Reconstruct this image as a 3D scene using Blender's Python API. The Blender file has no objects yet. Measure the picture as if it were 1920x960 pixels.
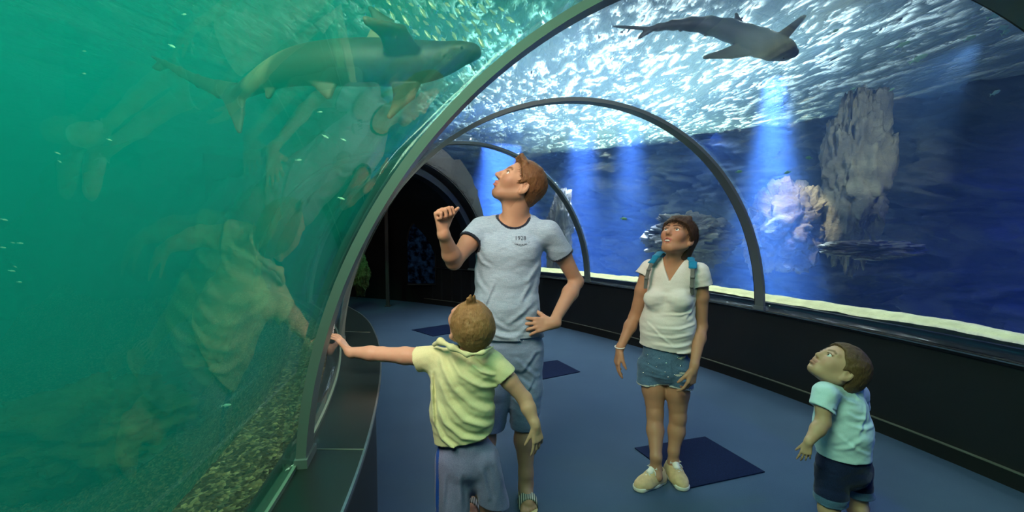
import bpy, bmesh, math, random
import numpy as np
from mathutils import Vector, Matrix
random.seed(7); rng = np.random.default_rng(7)
SC = bpy.context.scene
COL = SC.collection
PI = math.pi

# ------------------------------------------------------------------ camera
F = 856.4; CAM_H = 1.48
PITCH = math.atan((480-425.0)/F)
cam_d = bpy.data.cameras.new('camera'); cam = bpy.data.objects.new('camera', cam_d); COL.objects.link(cam)
cam_d.sensor_width = 36; cam_d.lens = 36*F/1920; cam_d.clip_start = .02; cam_d.clip_end = 200
cam.location = (0, 0, CAM_H); cam.rotation_euler = (PI/2-PITCH, 0, 0)
SC.camera = cam
SC.view_settings.view_transform = 'Standard'; SC.view_settings.look = 'None'
SC.view_settings.gamma = 1; SC.view_settings.use_curve_mapping = False
SC.view_settings.exposure = 0.0
cy = SC.cycles
cy.use_denoising = True
try: cy.denoiser = 'OPENIMAGEDENOISE'
except Exception: pass
cy.max_bounces = 6; cy.diffuse_bounces = 2; cy.glossy_bounces = 3; cy.transmission_bounces = 3
cy.volume_bounces = 0; cy.transparent_max_bounces = 24
cy.sample_clamp_indirect = 4; cy.sample_clamp_direct = 0
cy.caustics_reflective = False; cy.caustics_refractive = False
cy.volume_step_rate = 4

def P(px, py, Y):
    """world point seen at measured position px, py, standing Y metres in front of the camera"""
    r = (px-960)/F; u = (480-py)/F
    c, s = math.cos(PITCH), math.sin(PITCH)
    d = (r, c+u*s, -s+u*c)
    t = Y/d[1]
    return (r*t, Y, CAM_H+d[2]*t)
def floor_at(px, py, z=0.0):
    r = (px-960)/F; u = (480-py)/F
    c, s = math.cos(PITCH), math.sin(PITCH)
    d = (r, c+u*s, -s+u*c); t = (z-CAM_H)/d[2]
    return (r*t, d[1]*t, z)

# ------------------------------------------------------------------ helpers
def tag(o, label=None, cat=None, group=None, kind=None):
    if label: o['label'] = label
    if cat: o['category'] = cat
    if group: o['group'] = group
    if kind: o['kind'] = kind
    return o
def empty(name, loc=(0,0,0)):
    o = bpy.data.objects.new(name, None); COL.objects.link(o); o.location = loc; o.empty_display_size = .1
    return o
def mesh_obj(name, verts, faces, mat=None, parent=None, smooth=True, cols=None, midx=None, outward=False):
    me = bpy.data.meshes.new(name)
    verts = np.asarray(verts, dtype=np.float32)
    org = np.zeros(3, dtype=np.float32)
    if parent is not None:
        p = parent
        while p is not None: org += np.array(p.location, dtype=np.float32); p = p.parent
    v = verts-org
    if isinstance(faces, np.ndarray) and faces.ndim == 2:
        n = faces.shape[1]
        me.vertices.add(len(v)); me.vertices.foreach_set('co', v.ravel())
        me.loops.add(faces.size); me.loops.foreach_set('vertex_index', faces.ravel().astype(np.int32))
        me.polygons.add(len(faces)); me.polygons.foreach_set('loop_start', np.arange(0, faces.size, n, dtype=np.int32))
        me.polygons.foreach_set('loop_total', np.full(len(faces), n, dtype=np.int32))
        me.update(calc_edges=True)
    else:
        me.from_pydata([tuple(map(float, q)) for q in v], [], [list(map(int, f)) for f in faces])
    if outward:
        bmm = bmesh.new(); bmm.from_mesh(me); bmesh.ops.recalc_face_normals(bmm, faces=bmm.faces[:])
        if bmm.calc_volume(signed=True) < 0: bmesh.ops.reverse_faces(bmm, faces=bmm.faces[:])
        bmm.to_mesh(me); bmm.free()
    me.validate()
    me.polygons.foreach_set('use_smooth', np.full(len(me.polygons), bool(smooth)))
    if cols is not None:
        ca = me.color_attributes.new('Col', 'FLOAT_COLOR', 'POINT')
        c4 = np.ones((len(v), 4), dtype=np.float32); c4[:, :3] = cols
        ca.data.foreach_set('color', c4.ravel())
    if mat is not None:
        for m in (mat if isinstance(mat, (list, tuple)) else [mat]): me.materials.append(m)
    if midx is not None: me.polygons.foreach_set('material_index', np.asarray(midx, dtype=np.int32))
    me.update()
    o = bpy.data.objects.new(name, me); COL.objects.link(o)
    if parent is not None: o.parent = parent
    return o
def grid_faces(nu, nv, wrap_u=False, wrap_v=False):
    iu = np.arange(nu if wrap_u else nu-1); iv = np.arange(nv if wrap_v else nv-1)
    A, B = np.meshgrid(iu, iv, indexing='ij'); A = A.ravel(); B = B.ravel()
    A1 = (A+1) % nu; B1 = (B+1) % nv
    return np.stack([A*nv+B, A1*nv+B, A1*nv+B1, A*nv+B1], 1)
class MB:
    def __init__(s): s.v = []; s.f = []
    def add(s, v, f):
        n = len(s.v); s.v += [tuple(map(float, q)) for q in v]; s.f += [[int(i)+n for i in q] for q in f]; return s
    def box(s, a, b):
        (x0,y0,z0),(x1,y1,z1) = a, b
        return s.add([(x0,y0,z0),(x1,y0,z0),(x1,y1,z0),(x0,y1,z0),(x0,y0,z1),(x1,y0,z1),(x1,y1,z1),(x0,y1,z1)],
                     [(0,3,2,1),(4,5,6,7),(0,1,5,4),(1,2,6,5),(2,3,7,6),(3,0,4,7)])
    def tube(s, pts, r, n=12, caps=True):
        pts = [np.array(p, float) for p in pts]
        rs = [r]*len(pts) if not hasattr(r, '__len__') else r
        V = []; prev = None
        for i, p in enumerate(pts):
            t = pts[min(i+1, len(pts)-1)]-pts[max(i-1, 0)]; t /= np.linalg.norm(t)+1e-9
            if prev is None:
                a = np.array([0,0,1.]) if abs(t[2]) < .9 else np.array([1.,0,0])
                u = np.cross(t, a)
            else: u = prev-t*np.dot(prev, t)
            u /= np.linalg.norm(u)+1e-9; w = np.cross(t, u); prev = u
            for k in range(n):
                a = 2*PI*k/n; V.append(p+rs[i]*(u*math.cos(a)+w*math.sin(a)))
        Fc = [(i*n+k, i*n+(k+1)%n, (i+1)*n+(k+1)%n, (i+1)*n+k) for i in range(len(pts)-1) for k in range(n)]
        if caps: Fc += [tuple(reversed(range(n))), tuple(range((len(pts)-1)*n, len(pts)*n))]
        return s.add(V, Fc)
    def prism(s, poly, z0, z1):
        n = len(poly)
        return s.add([(x,y,z0) for x,y in poly]+[(x,y,z1) for x,y in poly],
                     [list(reversed(range(n))), list(range(n,2*n))]+[(i,(i+1)%n,n+(i+1)%n,n+i) for i in range(n)])
    def build(s, name, mat, parent=None, smooth=False): return mesh_obj(name, s.v, s.f, mat, parent, smooth, outward=True)

# numpy value noise
def _h(ix, iy, iz, seed):
    n = (ix.astype(np.int64)*374761393 + iy.astype(np.int64)*668265263 + iz.astype(np.int64)*2147483647 + seed*1274126177) & 0xffffffff
    n = ((n ^ (n >> 13))*1274126177) & 0xffffffff
    n = (n ^ (n >> 16)) & 0xffffff
    return n.astype(np.float32)/float(0xffffff)
def vnoise(p, seed=0):
    p = np.asarray(p, dtype=np.float32); i = np.floor(p); f = p-i; f = f*f*(3-2*f)
    ix, iy, iz = i[...,0], i[...,1], i[...,2]; fx, fy, fz = f[...,0], f[...,1], f[...,2]
    r = 0
    for dx in (0,1):
        for dy in (0,1):
            for dz in (0,1):
                r = r+_h(ix+dx, iy+dy, iz+dz, seed)*(fx if dx else 1-fx)*(fy if dy else 1-fy)*(fz if dz else 1-fz)
    return r
def fbm(p, o=4, seed=0, gain=.5):
    p = np.asarray(p, dtype=np.float32); r = 0; a = 1; t = 0
    for k in range(o):
        r = r+a*vnoise(p*(2**k), seed+k*17); t += a; a *= gain
    return r/t

# ------------------------------------------------------------------ materials
class NT:
    def __init__(s, name):
        s.m = bpy.data.materials.new(name); s.m.use_nodes = True; s.t = s.m.node_tree; s.t.nodes.clear()
        s.out = s.t.nodes.new('ShaderNodeOutputMaterial')
    def n(s, typ, **kw):
        nd = s.t.nodes.new(typ)
        for k, v in kw.items():
            if k.startswith('_'): setattr(nd, k[1:], v)
        for k, v in kw.items():
            if k.startswith('_'): continue
            key = int(k[1:]) if (k[0] == 'i' and k[1:].isdigit()) else k.replace('__', ' ')
            sock = nd.inputs[key]
            if isinstance(v, bpy.types.NodeSocket): s.t.links.new(v, sock)
            else: sock.default_value = v
        return nd
    def ramp(s, fac, stops, interp='LINEAR'):
        r = s.t.nodes.new('ShaderNodeValToRGB'); r.color_ramp.interpolation = interp
        e = r.color_ramp.elements
        while len(e) > 1: e.remove(e[-1])
        for i, (p, c) in enumerate(stops):
            el = e[0] if i == 0 else e.new(p)
            el.position = p; el.color = (*c, 1) if len(c) == 3 else c
        s.t.links.new(fac, r.inputs[0]); return r.outputs[0]
    def math(s, op, a, b=0.0): return s.n('ShaderNodeMath', _operation=op, i0=a, i1=b).outputs[0]
    def mix(s, fac, a, b, blend='MIX'):
        nd = s.t.nodes.new('ShaderNodeMix'); nd.data_type = 'RGBA'; nd.blend_type = blend
        for sock, v in ((nd.inputs[0], fac), (nd.inputs[6], a), (nd.inputs[7], b)):
            if isinstance(v, bpy.types.NodeSocket): s.t.links.new(v, sock)
            else: sock.default_value = v if not (isinstance(v, tuple) and len(v) == 3) else (*v, 1)
        return nd.outputs[2]
    def surf(s, sock): s.t.links.new(sock, s.out.inputs['Surface']); return s.m
    def coords(s, scale=(1,1,1), rot=(0,0,0)):
        g = s.t.nodes.new('ShaderNodeNewGeometry')
        mp = s.n('ShaderNodeMapping', Vector=g.outputs['Position'], Scale=scale, Rotation=rot)
        return mp.outputs[0]
    def noise(s, vec, scale=5, detail=3, rough=.5, dist=0.0):
        return s.n('ShaderNodeTexNoise', Vector=vec, Scale=scale, Detail=detail, Roughness=rough, Distortion=dist).outputs['Fac']
    def bump(s, h, strength=.3, dist=.01): return s.n('ShaderNodeBump', Height=h, Strength=strength, Distance=dist).outputs[0]
def c4(c): return (*c, 1.0)
def lin(r, g, b):
    f = lambda x: ((x/255+.055)/1.055)**2.4 if x > 10.3 else x/255/12.92
    return (f(r), f(g), f(b))
def pbr(name, col, rough=.6, metal=0.0, noise=None, bump=None, spec=.5, sss=None):
    """noise=(scale, amount), bump=(scale, strength, distance)"""
    m = NT(name); v = m.coords()
    cs = c4(col)
    if noise:
        nz = m.noise(v, noise[0], 4)
        lo = tuple(c*(1-noise[1]) for c in col); hi = tuple(min(1, c*(1+noise[1])) for c in col)
        cs = m.ramp(nz, [(.3, lo), (.7, hi)])
    b = m.n('ShaderNodeBsdfPrincipled', Base__Color=cs, Roughness=rough, Metallic=metal)
    b.inputs['Specular IOR Level'].default_value = spec
    if bump: m.t.links.new(m.bump(m.noise(v, bump[0], 4), bump[1], bump[2]), b.inputs['Normal'])
    return m.surf(b.outputs[0])

# ================================================================== the tunnel: a round arch swept along a bend to the left
CX, CY, RC, R, RV, HW, HL = -6.923, 0.189, 8.221, 1.825, 1.701, 0.717, 0.80
A1, A2, A3, A4 = .173, .408, .653, .893
A_BACK, A_END = -.42, 1.075
ZS = 3.5                                    # water level
def T(a, x, z=0.0): return (CX+(RC+x)*math.cos(a), CY+(RC+x)*math.sin(a), z)
def Tn(a, x, z): return np.stack([CX+(RC+x)*np.cos(a), CY+(RC+x)*np.sin(a), z+0*a], -1)
def sweep(name, section, a0, a1, n, mat, parent=None, caps=True, smooth=True):
    A = np.linspace(a0, a1, n); S = np.array(section, float); k = len(S)
    V = np.concatenate([Tn(np.full(k, a), S[:,0], S[:,1]) for a in A])
    Fc = [tuple(q) for q in grid_faces(n, k, wrap_v=True)]
    if caps: Fc += [tuple(range(k)), tuple((n-1)*k+i for i in reversed(range(k)))]
    o = mesh_obj(name, V, Fc, mat, parent, smooth=False, outward=True)
    return o
def struct(o): o['kind'] = 'structure'; return o

# ---- carpet floor
m = NT('blue_carpet'); v = m.coords()
n1 = m.noise(v, 260, 3, .7); n2 = m.noise(v, 2.2, 3)
base = m.mix(n2, lin(66,86,108), lin(78,100,122))
base = m.mix(m.math('MULTIPLY', n1, .55), base, lin(40,62,92))
b = m.n('ShaderNodeBsdfPrincipled', Base__Color=base, Roughness=.95, Normal=m.bump(n1, .6, .004)); b.inputs['Specular IOR Level'].default_value = .15
M_carpet = m.surf(b.outputs[0])
NA = 90
struct(sweep('floor', [(-R-.15,-.12),(R+.15,-.12),(R+.15,0),(-R-.15,0)], A_BACK, 1.5, NA, M_carpet))

M_black = pbr('black_laminate', lin(30,31,31), .45, noise=(3, .15), bump=(60,.08,.002))
M_blackbase = pbr('black_rubber', lin(20,22,22), .6)
M_cap = pbr('black_cap_rail', lin(14,15,17), .25)
M_steel = pbr('brushed_steel', lin(150,160,168), .32, .9, noise=(30,.1))
M_thin = pbr('pale_bead', lin(120,124,110), .4, .3)
# ---- right wall: black panels, cap rail, base
struct(sweep('wall_right', [(R,.0),(R+.16,.0),(R+.16,HW-.03),(R,HW-.03)], A_BACK, A4+.13, NA, M_black))
struct(sweep('baseboard_right', [(R-.018,0),(R-.001,0),(R-.001,.095),(R-.018,.095)], A_BACK, A4+.13, NA, M_blackbase))
struct(sweep('trim_1', [(R-.024,.095),(R-.001,.095),(R-.001,.101),(R-.024,.101)], A_BACK, A4+.13, NA, M_thin))
struct(sweep('trim_2', [(R-.02,HW-.03),(R+.2,HW-.03),(R+.2,HW),(R-.02,HW)], A_BACK, A4+.13, NA, M_cap))
struct(sweep('trim_3', [(R-.026,HW-.012),(R-.0205,HW-.012),(R-.0205,HW-.004),(R-.026,HW-.004)], A_BACK, A4+.13, NA, M_steel))

struct(sweep('trim_5', [(R+.16,.6),(R+.20,.6),(R+.20,HW+.045),(R+.16,HW+.045)], A_BACK, A4+.13, NA, pbr('dark_blue_reflection', lin(16,26,48), .4)))  # dark blue strip added for the reflecting glass gap under the sand
# ---- left: low wall under the glass and the bulging ledge
struct(sweep('wall_left', [(-R-.06,0),(-R,0),(-R,HL-.005),(-R-.06,HL-.005)], A_BACK, A_END, NA, M_black))

# ---- acrylic panels between the ribs
def acrylic(name, tint, refl=.75):
    m = NT(name)
    lw = m.n('ShaderNodeLayerWeight', Blend=.5)
    f = m.math('POWER', lw.outputs['Facing'], 3.2)
    f = m.math('MULTIPLY_ADD', f, refl); f.node.inputs[2].default_value = .035
    t = m.n('ShaderNodeBsdfTransparent', Color=c4(tint)); g = m.n('ShaderNodeBsdfGlossy', Color=(.95,.97,1,1), Roughness=.0)
    mx = m.n('ShaderNodeMixShader', Fac=f, i1=t.outputs[0], i2=g.outputs[0])
    return m.surf(mx.outputs[0])
M_acr = acrylic('clear_acrylic', (.95,.97,.99), .22)
M_acr_near = acrylic('green_tinted_acrylic', (.60,.90,.80), .20)
def shell(name, a0, a1, mat, th=.05, n=26, k=72):
    t0 = 0.0; t1 = PI
    tt = np.linspace(t0, t1, k)
    A = np.linspace(a0, a1, n)
    def ring(rx, rz, dz):
        x = rx*np.cos(tt); z = HW+rz*np.sin(tt)
        z = np.where(tt > PI-.06, np.maximum(z, HL), z)
        return x, z
    xi, zi = ring(R, RV, 0); xo, zo = ring(R+th, RV+th, 0)
    sx = np.concatenate([xi, xo[::-1]]); sz = np.concatenate([zi, zo[::-1]])
    return sweep(name, list(zip(sx, sz)), a0, a1, n, mat)
for i, (a0, a1) in enumerate([(A_BACK, A1), (A1, A2), (A2, A3), (A3, A4)]):
    o = shell('window_%d' % (i+1), a0+.002, a1-.002, M_acr_near if i == 0 else M_acr, n=44 if i == 0 else 22)
    o.data.polygons.foreach_set('use_smooth', np.ones(len(o.data.polygons), bool))
    # keep the end caps flat
    struct(o)

# ---- ribs
m = NT('rib_metal'); v = m.coords()
b = m.n('ShaderNodeBsdfPrincipled', Base__Color=c4(lin(106,118,118)), Roughness=.42, Metallic=.25, Normal=m.bump(m.noise(v, 40, 3), .05, .002))
M_rib = m.surf(b.outputs[0])
M_ribdark = pbr('dark_frame_paint', lin(30,34,44), .45)
M_gasket = pbr('black_gasket', lin(10,11,13), .5)
def rib(a, w, th, label, zl=HL-.01, r0=0.0, mt=None):
    mt = mt or M_rib
    root = empty('tunnel_rib', T(a, 0, HW)); tag(root, label, 'rib', 'arched metal ribs of the tunnel')
    def band(name, w0, w1, ri, ro, mat):
        k = 96; tt = np.linspace(0, PI, k); V = []
        for t in tt:
            for (da, rr) in ((w0, ri), (w1, ri), (w1, ro), (w0, ro)):
                x = (R+rr)*math.cos(t); z = HW+(RV+rr)*math.sin(t)
                if t > PI*.98: z = max(z, zl)
                V.append(T(a+da/(RC+x), x, z))
        mesh_obj(name, V, [tuple(q) for q in grid_faces(k, 4, wrap_v=True)]+[(0,1,2,3), (4*k-1,4*k-2,4*k-3,4*k-4)], mat, root, smooth=False)
    band('rib_band', -w/2, w/2, -th, .0-.001, mt)
    band('gasket', w/2, w/2+.018, -th*.55, -.001, M_gasket)
    for sx, z in ((1, HW), (-1, zl)):
        x = sx*(R-th-.004); V = MB()
        a2 = a; p = [T(a2+d/(RC+x), x+e, 0)[:2] for d, e in ((-w*.62,-.006*sx),(w*.62,-.006*sx),(w*.62,.03*sx),(-w*.62,.03*sx))]
        V.prism(p, z, z+.035); V.build('foot_plate', M_rib, root)
    return root
rib(A1, .085, .028, 'nearest arched grey rib, crossing the picture beside the green pane')
rib(A2, .085, .030, 'second arched grey rib, landing on the black wall right of the woman')
rib(A3, .085, .030, 'third arched grey rib, passing behind the head of the man')
rib(A4, .17, .10, 'wide dark grey rib framing the black doorway at the tunnel end', mt=M_ribdark)

# ---- curved ledge on the left
inner = [(640,960),(662,905),(683,843),(700,780),(709,735),(714,690),(712,650),(704,625),(692,602),(675,586),(658,577),(650,572)]
pin = [floor_at(x, y, HL+.004) for x, y in inner]
def rel(p):
    dx, dy = p[0]-CX, p[1]-CY
    return math.atan2(dy, dx), math.hypot(dx, dy)-RC
ra = [rel(p) for p in pin]
ra = [(-.42, ra[0][1]-.06), (-.1, ra[0][1]-.03), (.06, ra[0][1]+.0)]+ra
aa = np.array([q[0] for q in ra]); xx = np.array([q[1] for q in ra])
Ag = np.linspace(-.42, aa.max(), 140); Xg = np.interp(Ag, aa, xx)
for _ in range(3): Xg[1:-1] = (Xg[:-2]+2*Xg[1:-1]+Xg[2:])/4
m = NT('dark_ledge_laminate'); v = m.coords(); nz = m.noise(v, 2.5, 4)
b = m.n('ShaderNodeBsdfPrincipled', Base__Color=m.mix(nz, lin(14,24,23), lin(22,34,32)), Roughness=.33, Normal=m.bump(m.noise(v, 3, 2), .05, .01))
M_ledge = m.surf(b.outputs[0])
M_ledgeface = pbr('dark_ledge_front', lin(22,30,38), .5)
led = empty('curved_ledge', T(.2, -R, 0)); tag(led, 'dark green-black curved ledge bulging into the tunnel under the left glass', 'ledge')
def ledge_part(name, x_off, z0, z1, mat, da=0):
    V = []; n = len(Ag)
    for i, a in enumerate(Ag):
        xr = max(Xg[i]-x_off, -R+.004)
        for x, z in ((-R+.001, z0), (xr, z0), (xr, z1), (-R+.001, z1)): V.append(T(a, x, z))
    return mesh_obj(name, V, [tuple(q) for q in grid_faces(n, 4, wrap_v=True)]+[(0,3,2,1), (4*n-4,4*n-3,4*n-2,4*n-1)], mat, led, smooth=False)
ledge_part('ledge_top', 0, HL-.028, HL, M_ledge)
ledge_part('ledge_front', .03, 0, HL-.029, M_ledgeface)
V = []; n = len(Ag)
for i, a in enumerate(Ag):
    for x, z in ((Xg[i], HL-.012), (Xg[i]+.003, HL-.012), (Xg[i]+.003, HL+.001), (Xg[i]-.004, HL+.001)): V.append(T(a, x, z))
mesh_obj('edge_strip', V, [tuple(q) for q in grid_faces(n, 4, wrap_v=True)], M_steel, led, smooth=False)
for (p0, p1) in (((577,842),(684,843)), ((624,621),(694,623))):
    a_, b_ = floor_at(*p0, HL), floor_at(*p1, HL)
    d = np.array([b_[1]-a_[1], a_[0]-b_[0]]); d = d/np.linalg.norm(d)*.003
    MB().prism([(a_[0]-d[0],a_[1]-d[1]),(b_[0]-d[0],b_[1]-d[1]),(b_[0]+d[0],b_[1]+d[1]),(a_[0]+d[0],a_[1]+d[1])], HL, HL+.0012).build('joint_strip', M_thin, led)
# bright bead along the foot of the left glass
struct(sweep('trim_4', [(-R+.001,HL),(-R+.010,HL),(-R+.010,HL+.012),(-R+.001,HL+.012)], A_BACK, A3, 90, pbr('sill_bead', lin(130,150,135), .35, .5)))

# ---- floor mats
M_mat = pbr('dark_blue_mat', lin(11,26,58), .9, noise=(220,.35), bump=(240,.5,.003), spec=.1)
def mat_thing(corners, label):
    q = [floor_at(*c) for c in corners]; c = np.mean(q, 0)
    root_loc = (c[0], c[1], 0)
    mb = MB(); mb.prism([(p[0]-c[0], p[1]-c[1]) for p in q], .0005, .007)
    o = mb.build('floor_mat', M_mat); o.location = root_loc
    tag(o, label, 'mat', 'dark blue mats set in the carpet')
mat_thing([(1190,841),(1290,917),(1434,886),(1322,820)], 'dark blue square mat on the carpet by the shoes of the woman')
mat_thing([(945,690),(1012,713),(1088,698),(1045,676)], 'dark blue square mat on the carpet right of the legs of the man')
mat_thing([(772,619),(812,631),(880,620),(838,609)], 'dark blue square mat farthest down the tunnel, left of the small blond head')
# ---- dark end of the tunnel
M_dark = pbr('matt_black_paint', lin(9,9,11), .85)
M_liner = pbr('black_liner', lin(10,11,14), .7)
def arch_section(r0, r1, k=40, z0=0.0):
    tt = np.linspace(0, PI, k)
    return [((R+r0), z0)]+[((R+r0)*math.cos(t), HW+(RV+r0)*math.sin(t)) for t in tt]+[(-(R+r0), z0), (-(R+r1), z0)]+[((R+r1)*math.cos(t), HW+(RV+r1)*math.sin(t)) for t in tt[::-1]]+[((R+r1), z0)]
struct(sweep('wall_end_liner', arch_section(0, .06), A4+.012, 1.62, 30, M_liner))
# end wall with a doorway
aE = A_END
def wallpiece(name, x0, x1, z0, z1, mat, a=aE, th=.05):
    V = MB(); p = [T(a, x0)[:2], T(a, x1)[:2], T(a+th/RC, x1)[:2], T(a+th/RC, x0)[:2]]
    V.prism(p, z0, z1); return V.build(name, mat)
struct(wallpiece('wall_back', -R+.01, -.9, 0, 2.4, M_dark))
struct(wallpiece('wall_back_inner', -R, R, 0, 2.42, M_dark, a=1.5))
postm = pbr('door_post_metal', lin(70,72,72), .45, .6)
pp = floor_at(728, 574)
o = MB(); o.box((-.03,-.02,0), (.03,.02,1.92)); o.box((-.05,-.04,0), (.05,.04,.02)); o.box((-.012,-.03,.02), (.012,-.02,1.9))
o = o.build('door_post', postm); o.location = (pp[0], pp[1]-.02, 0); tag(o, 'slim grey metal post standing at the edge of the black doorway', 'post')

# lit niche with green-lit coral and a dim blue window behind the doorway
def niche(px, py, Y, w_, h_, mat, label, name, cat):
    c = P(px, py, Y); o = MB()
    o.box((-w_/2,-.01,-h_/2), (w_/2,.03,h_/2)); ob = o.build(name, mat); ob.location = c; return tag(ob, label, cat)
aq = empty('aquarium_window', P(790, 470, 8.6)); tag(aq, 'dim blue arched aquarium window deep inside the black doorway', 'window')
pts = [(-.26,-.62),(.26,-.62),(.26,.15)]+[(.26*math.cos(t), .15+.42*math.sin(t)) for t in np.linspace(0.2, PI-.2, 9)]+[(-.26,.15)]
c_ = V0 = P(790, 470, 8.6)
mb = MB(); n_ = len(pts); mb.add([(c_[0]+x, c_[1], c_[2]+z) for x, z in pts]+[(c_[0]+x, c_[1]+.04, c_[2]+z) for x, z in pts], [list(range(n_)), list(range(2*n_-1, n_-1, -1))]+[(i, n_+i, n_+(i+1)%n_, (i+1)%n_) for i in range(n_)])
m = NT('dim_blue_tank_glass'); v = m.coords(); nz = m.noise(v, 9, 4, .6)
e = m.n('ShaderNodeEmission', Color=m.ramp(nz, [(.45, (.001,.002,.006)), (.8, (.02,.06,.14))]), Strength=.22); M_dimblue = m.surf(e.outputs[0])
mb.build('glass', M_dimblue, aq)
mb = MB(); mb.tube([(c_[0]+x*1.03, c_[1]-.01, c_[2]+z*1.03) for x, z in pts], .018, 8, False); mb.build('frame', M_liner, aq, smooth=True)

# ================================================================== the tank around the tunnel
def rock_mat(name, c1, c2, c3, sc=1.0):
    m = NT(name); v = m.coords((1,1,1.6))
    n1 = m.noise(v, 1.3*sc, 6, .6); n2 = m.noise(v, 9*sc, 5, .65)
    col = m.ramp(n1, [(.3, c1), (.5, c2), (.7, c3)])
    col = m.mix(m.math('MULTIPLY', n2, .5), col, (c1[0]*.6, c1[1]*.6, c1[2]*.6))
    b = m.n('ShaderNodeBsdfPrincipled', Base__Color=col, Roughness=.85, Normal=m.bump(n2, .7, .05))
    return m.surf(b.outputs[0])
M_rock = rock_mat('sandstone_rock', lin(62,58,50), lin(96,88,72), lin(130,120,96))
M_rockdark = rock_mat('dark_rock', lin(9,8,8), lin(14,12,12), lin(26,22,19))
M_sand = pbr('pale_sand', lin(225,222,165), .9, noise=(14,.12), bump=(70,.6,.01))

def rock_wall(name, x0, a0, a1, z0, z1, na, nz, amp, mat, seed, sc=1.0, label=None):
    A, Z = np.meshgrid(np.linspace(a0, a1, na), np.linspace(z0, z1, nz), indexing='ij')
    p = np.stack([A*RC*sc, Z*1.5*sc, 0*A], -1)
    base = fbm(p*.55+3, 3, seed)
    # blocky strata: quantised shifted cells
    w = fbm(p*.9+9, 3, seed+5)
    cell = np.floor((p[...,0]*1.5+w*3.0)); row = np.floor((p[...,1]*1.0+w*2.2+cell*.37))
    blk = _h(cell, row, cell*0, seed+9)
    cell2 = np.floor((p[...,0]*4.6+w*5)); row2 = np.floor((p[...,1]*3.4+w*5+cell2*.5)); blk2 = _h(cell2, row2, cell2*0, seed+12)
    fine = fbm(p*5, 4, seed+3)
    d = amp*(.9*(base-.5)*2+.8*(blk-.5)+.45*(blk2-.5)+.6*(fine-.5))
    X = x0-d
    V = Tn(A.ravel(), X.ravel(), Z.ravel())
    fr = grid_faces(na, nz)
    # closed back
    B = Tn(A.ravel(), np.full(A.size, x0+amp*1.6), Z.ravel()); n = len(V)
    fb = fr[:, ::-1]+n
    edge = []
    idx = np.arange(na*nz).reshape(na, nz)
    for line in (idx[0], idx[-1][::-1], idx[:,0][::-1], idx[:,-1]):
        edge += [(line[i], line[i]+n, line[i+1]+n, line[i+1]) for i in range(len(line)-1)]
    o = mesh_obj(name, np.concatenate([V, B]), np.concatenate([fr, fb, np.array(edge)]), mat)
    return o
M_cliff = rock_mat('dark_cliff_rock', lin(42,42,40), lin(66,64,56), lin(92,88,72))
o = rock_wall('rock_cliff', R+5.2, -.35, 1.75, -.6, 4.2, 560, 150, .75, M_cliff, 11)
tag(o, 'long pale rock face at the back of the blue tank, right of the tunnel', 'rock face')
o.rotation_euler = (0,0,0)
# left far side of the tank: dark blue-green liner wall and floor
M_liner2 = pbr('teal_tank_wall', lin(40,120,110), .8, noise=(.8,.2))
struct(sweep('wall_tank_left', [(-7.3,-.8),(-7.0,-.8),(-7.0,4.6),(-7.3,4.6)], -1.3, 2.6, 60, M_liner2))
struct(sweep('wall_tank_right', [(R+6.6,-.8),(R+6.9,-.8),(R+6.9,4.6),(R+6.6,4.6)], -.8, 2.0, 60, pbr('blue_tank_wall', lin(40,70,140), .8)))

# tank bed on the left: sloping gravel and sand
m = NT('brown_gravel'); v = m.coords()
vo = m.n('ShaderNodeTexVoronoi', Vector=v, Scale=85.0); n1 = m.noise(v, 240, 3, .7); n3 = m.noise(v, 4, 3)
col = m.ramp(m.math('ADD', m.math('MULTIPLY', vo.outputs['Color'], .75), m.math('MULTIPLY', n3, .25)), [(.2, lin(30,28,18)), (.5, lin(78,70,44)), (.85, lin(176,164,116))])
b = m.n('ShaderNodeBsdfPrincipled', Base__Color=m.mix(m.math('MULTIPLY', n1, .6), col, (.01,.01,.008)), Roughness=.85, Normal=m.bump(vo.outputs['Distance'], 1.0, .02))
M_gravel = m.surf(b.outputs[0])
def bed(name, x0, x1, zf, a0, a1, na, nx, mat):
    A, X = np.meshgrid(np.linspace(a0, a1, na), np.linspace(x0, x1, nx), indexing='ij')
    Z = zf(A, X)
    V = Tn(A.ravel(), X.ravel(), Z.ravel()); n = len(V)
    Bt = V.copy(); Bt[:,2] = -1.0
    fr = grid_faces(na, nx); idx = np.arange(na*nx).reshape(na, nx); edge = []
    for line in (idx[0], idx[-1][::-1], idx[:,0][::-1], idx[:,-1]):
        edge += [(line[i], line[i]+n, line[i+1]+n, line[i+1]) for i in range(len(line)-1)]
    return mesh_obj(name, np.concatenate([V, Bt]), np.concatenate([fr, fr[:, ::-1]+n, np.array(edge)]), mat)
def zl(A, X):
    p = np.stack([A*RC, X, 0*A], -1); d = -(X+R+.065)
    lip = np.clip(d/.02, .2, 1)
    z = .765-1.3*np.clip(d-.20, 0, .55)-.25*np.clip(d-.75, 0, 6)
    z = np.maximum(z, -.55)
    return z+.030*(fbm(p*26, 3, 3)-.5)*lip+.35*(fbm(p*1.1, 3, 4)-.45)*np.clip(d-.3, 0, 1)*1.2
o = bed('gravel_bed', -6.9, -R-.068, zl, -.45, 1.5, 620, 380, M_gravel); tag(o, 'brown gravel bed sloping away outside the left glass', 'gravel', kind='stuff')
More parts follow.
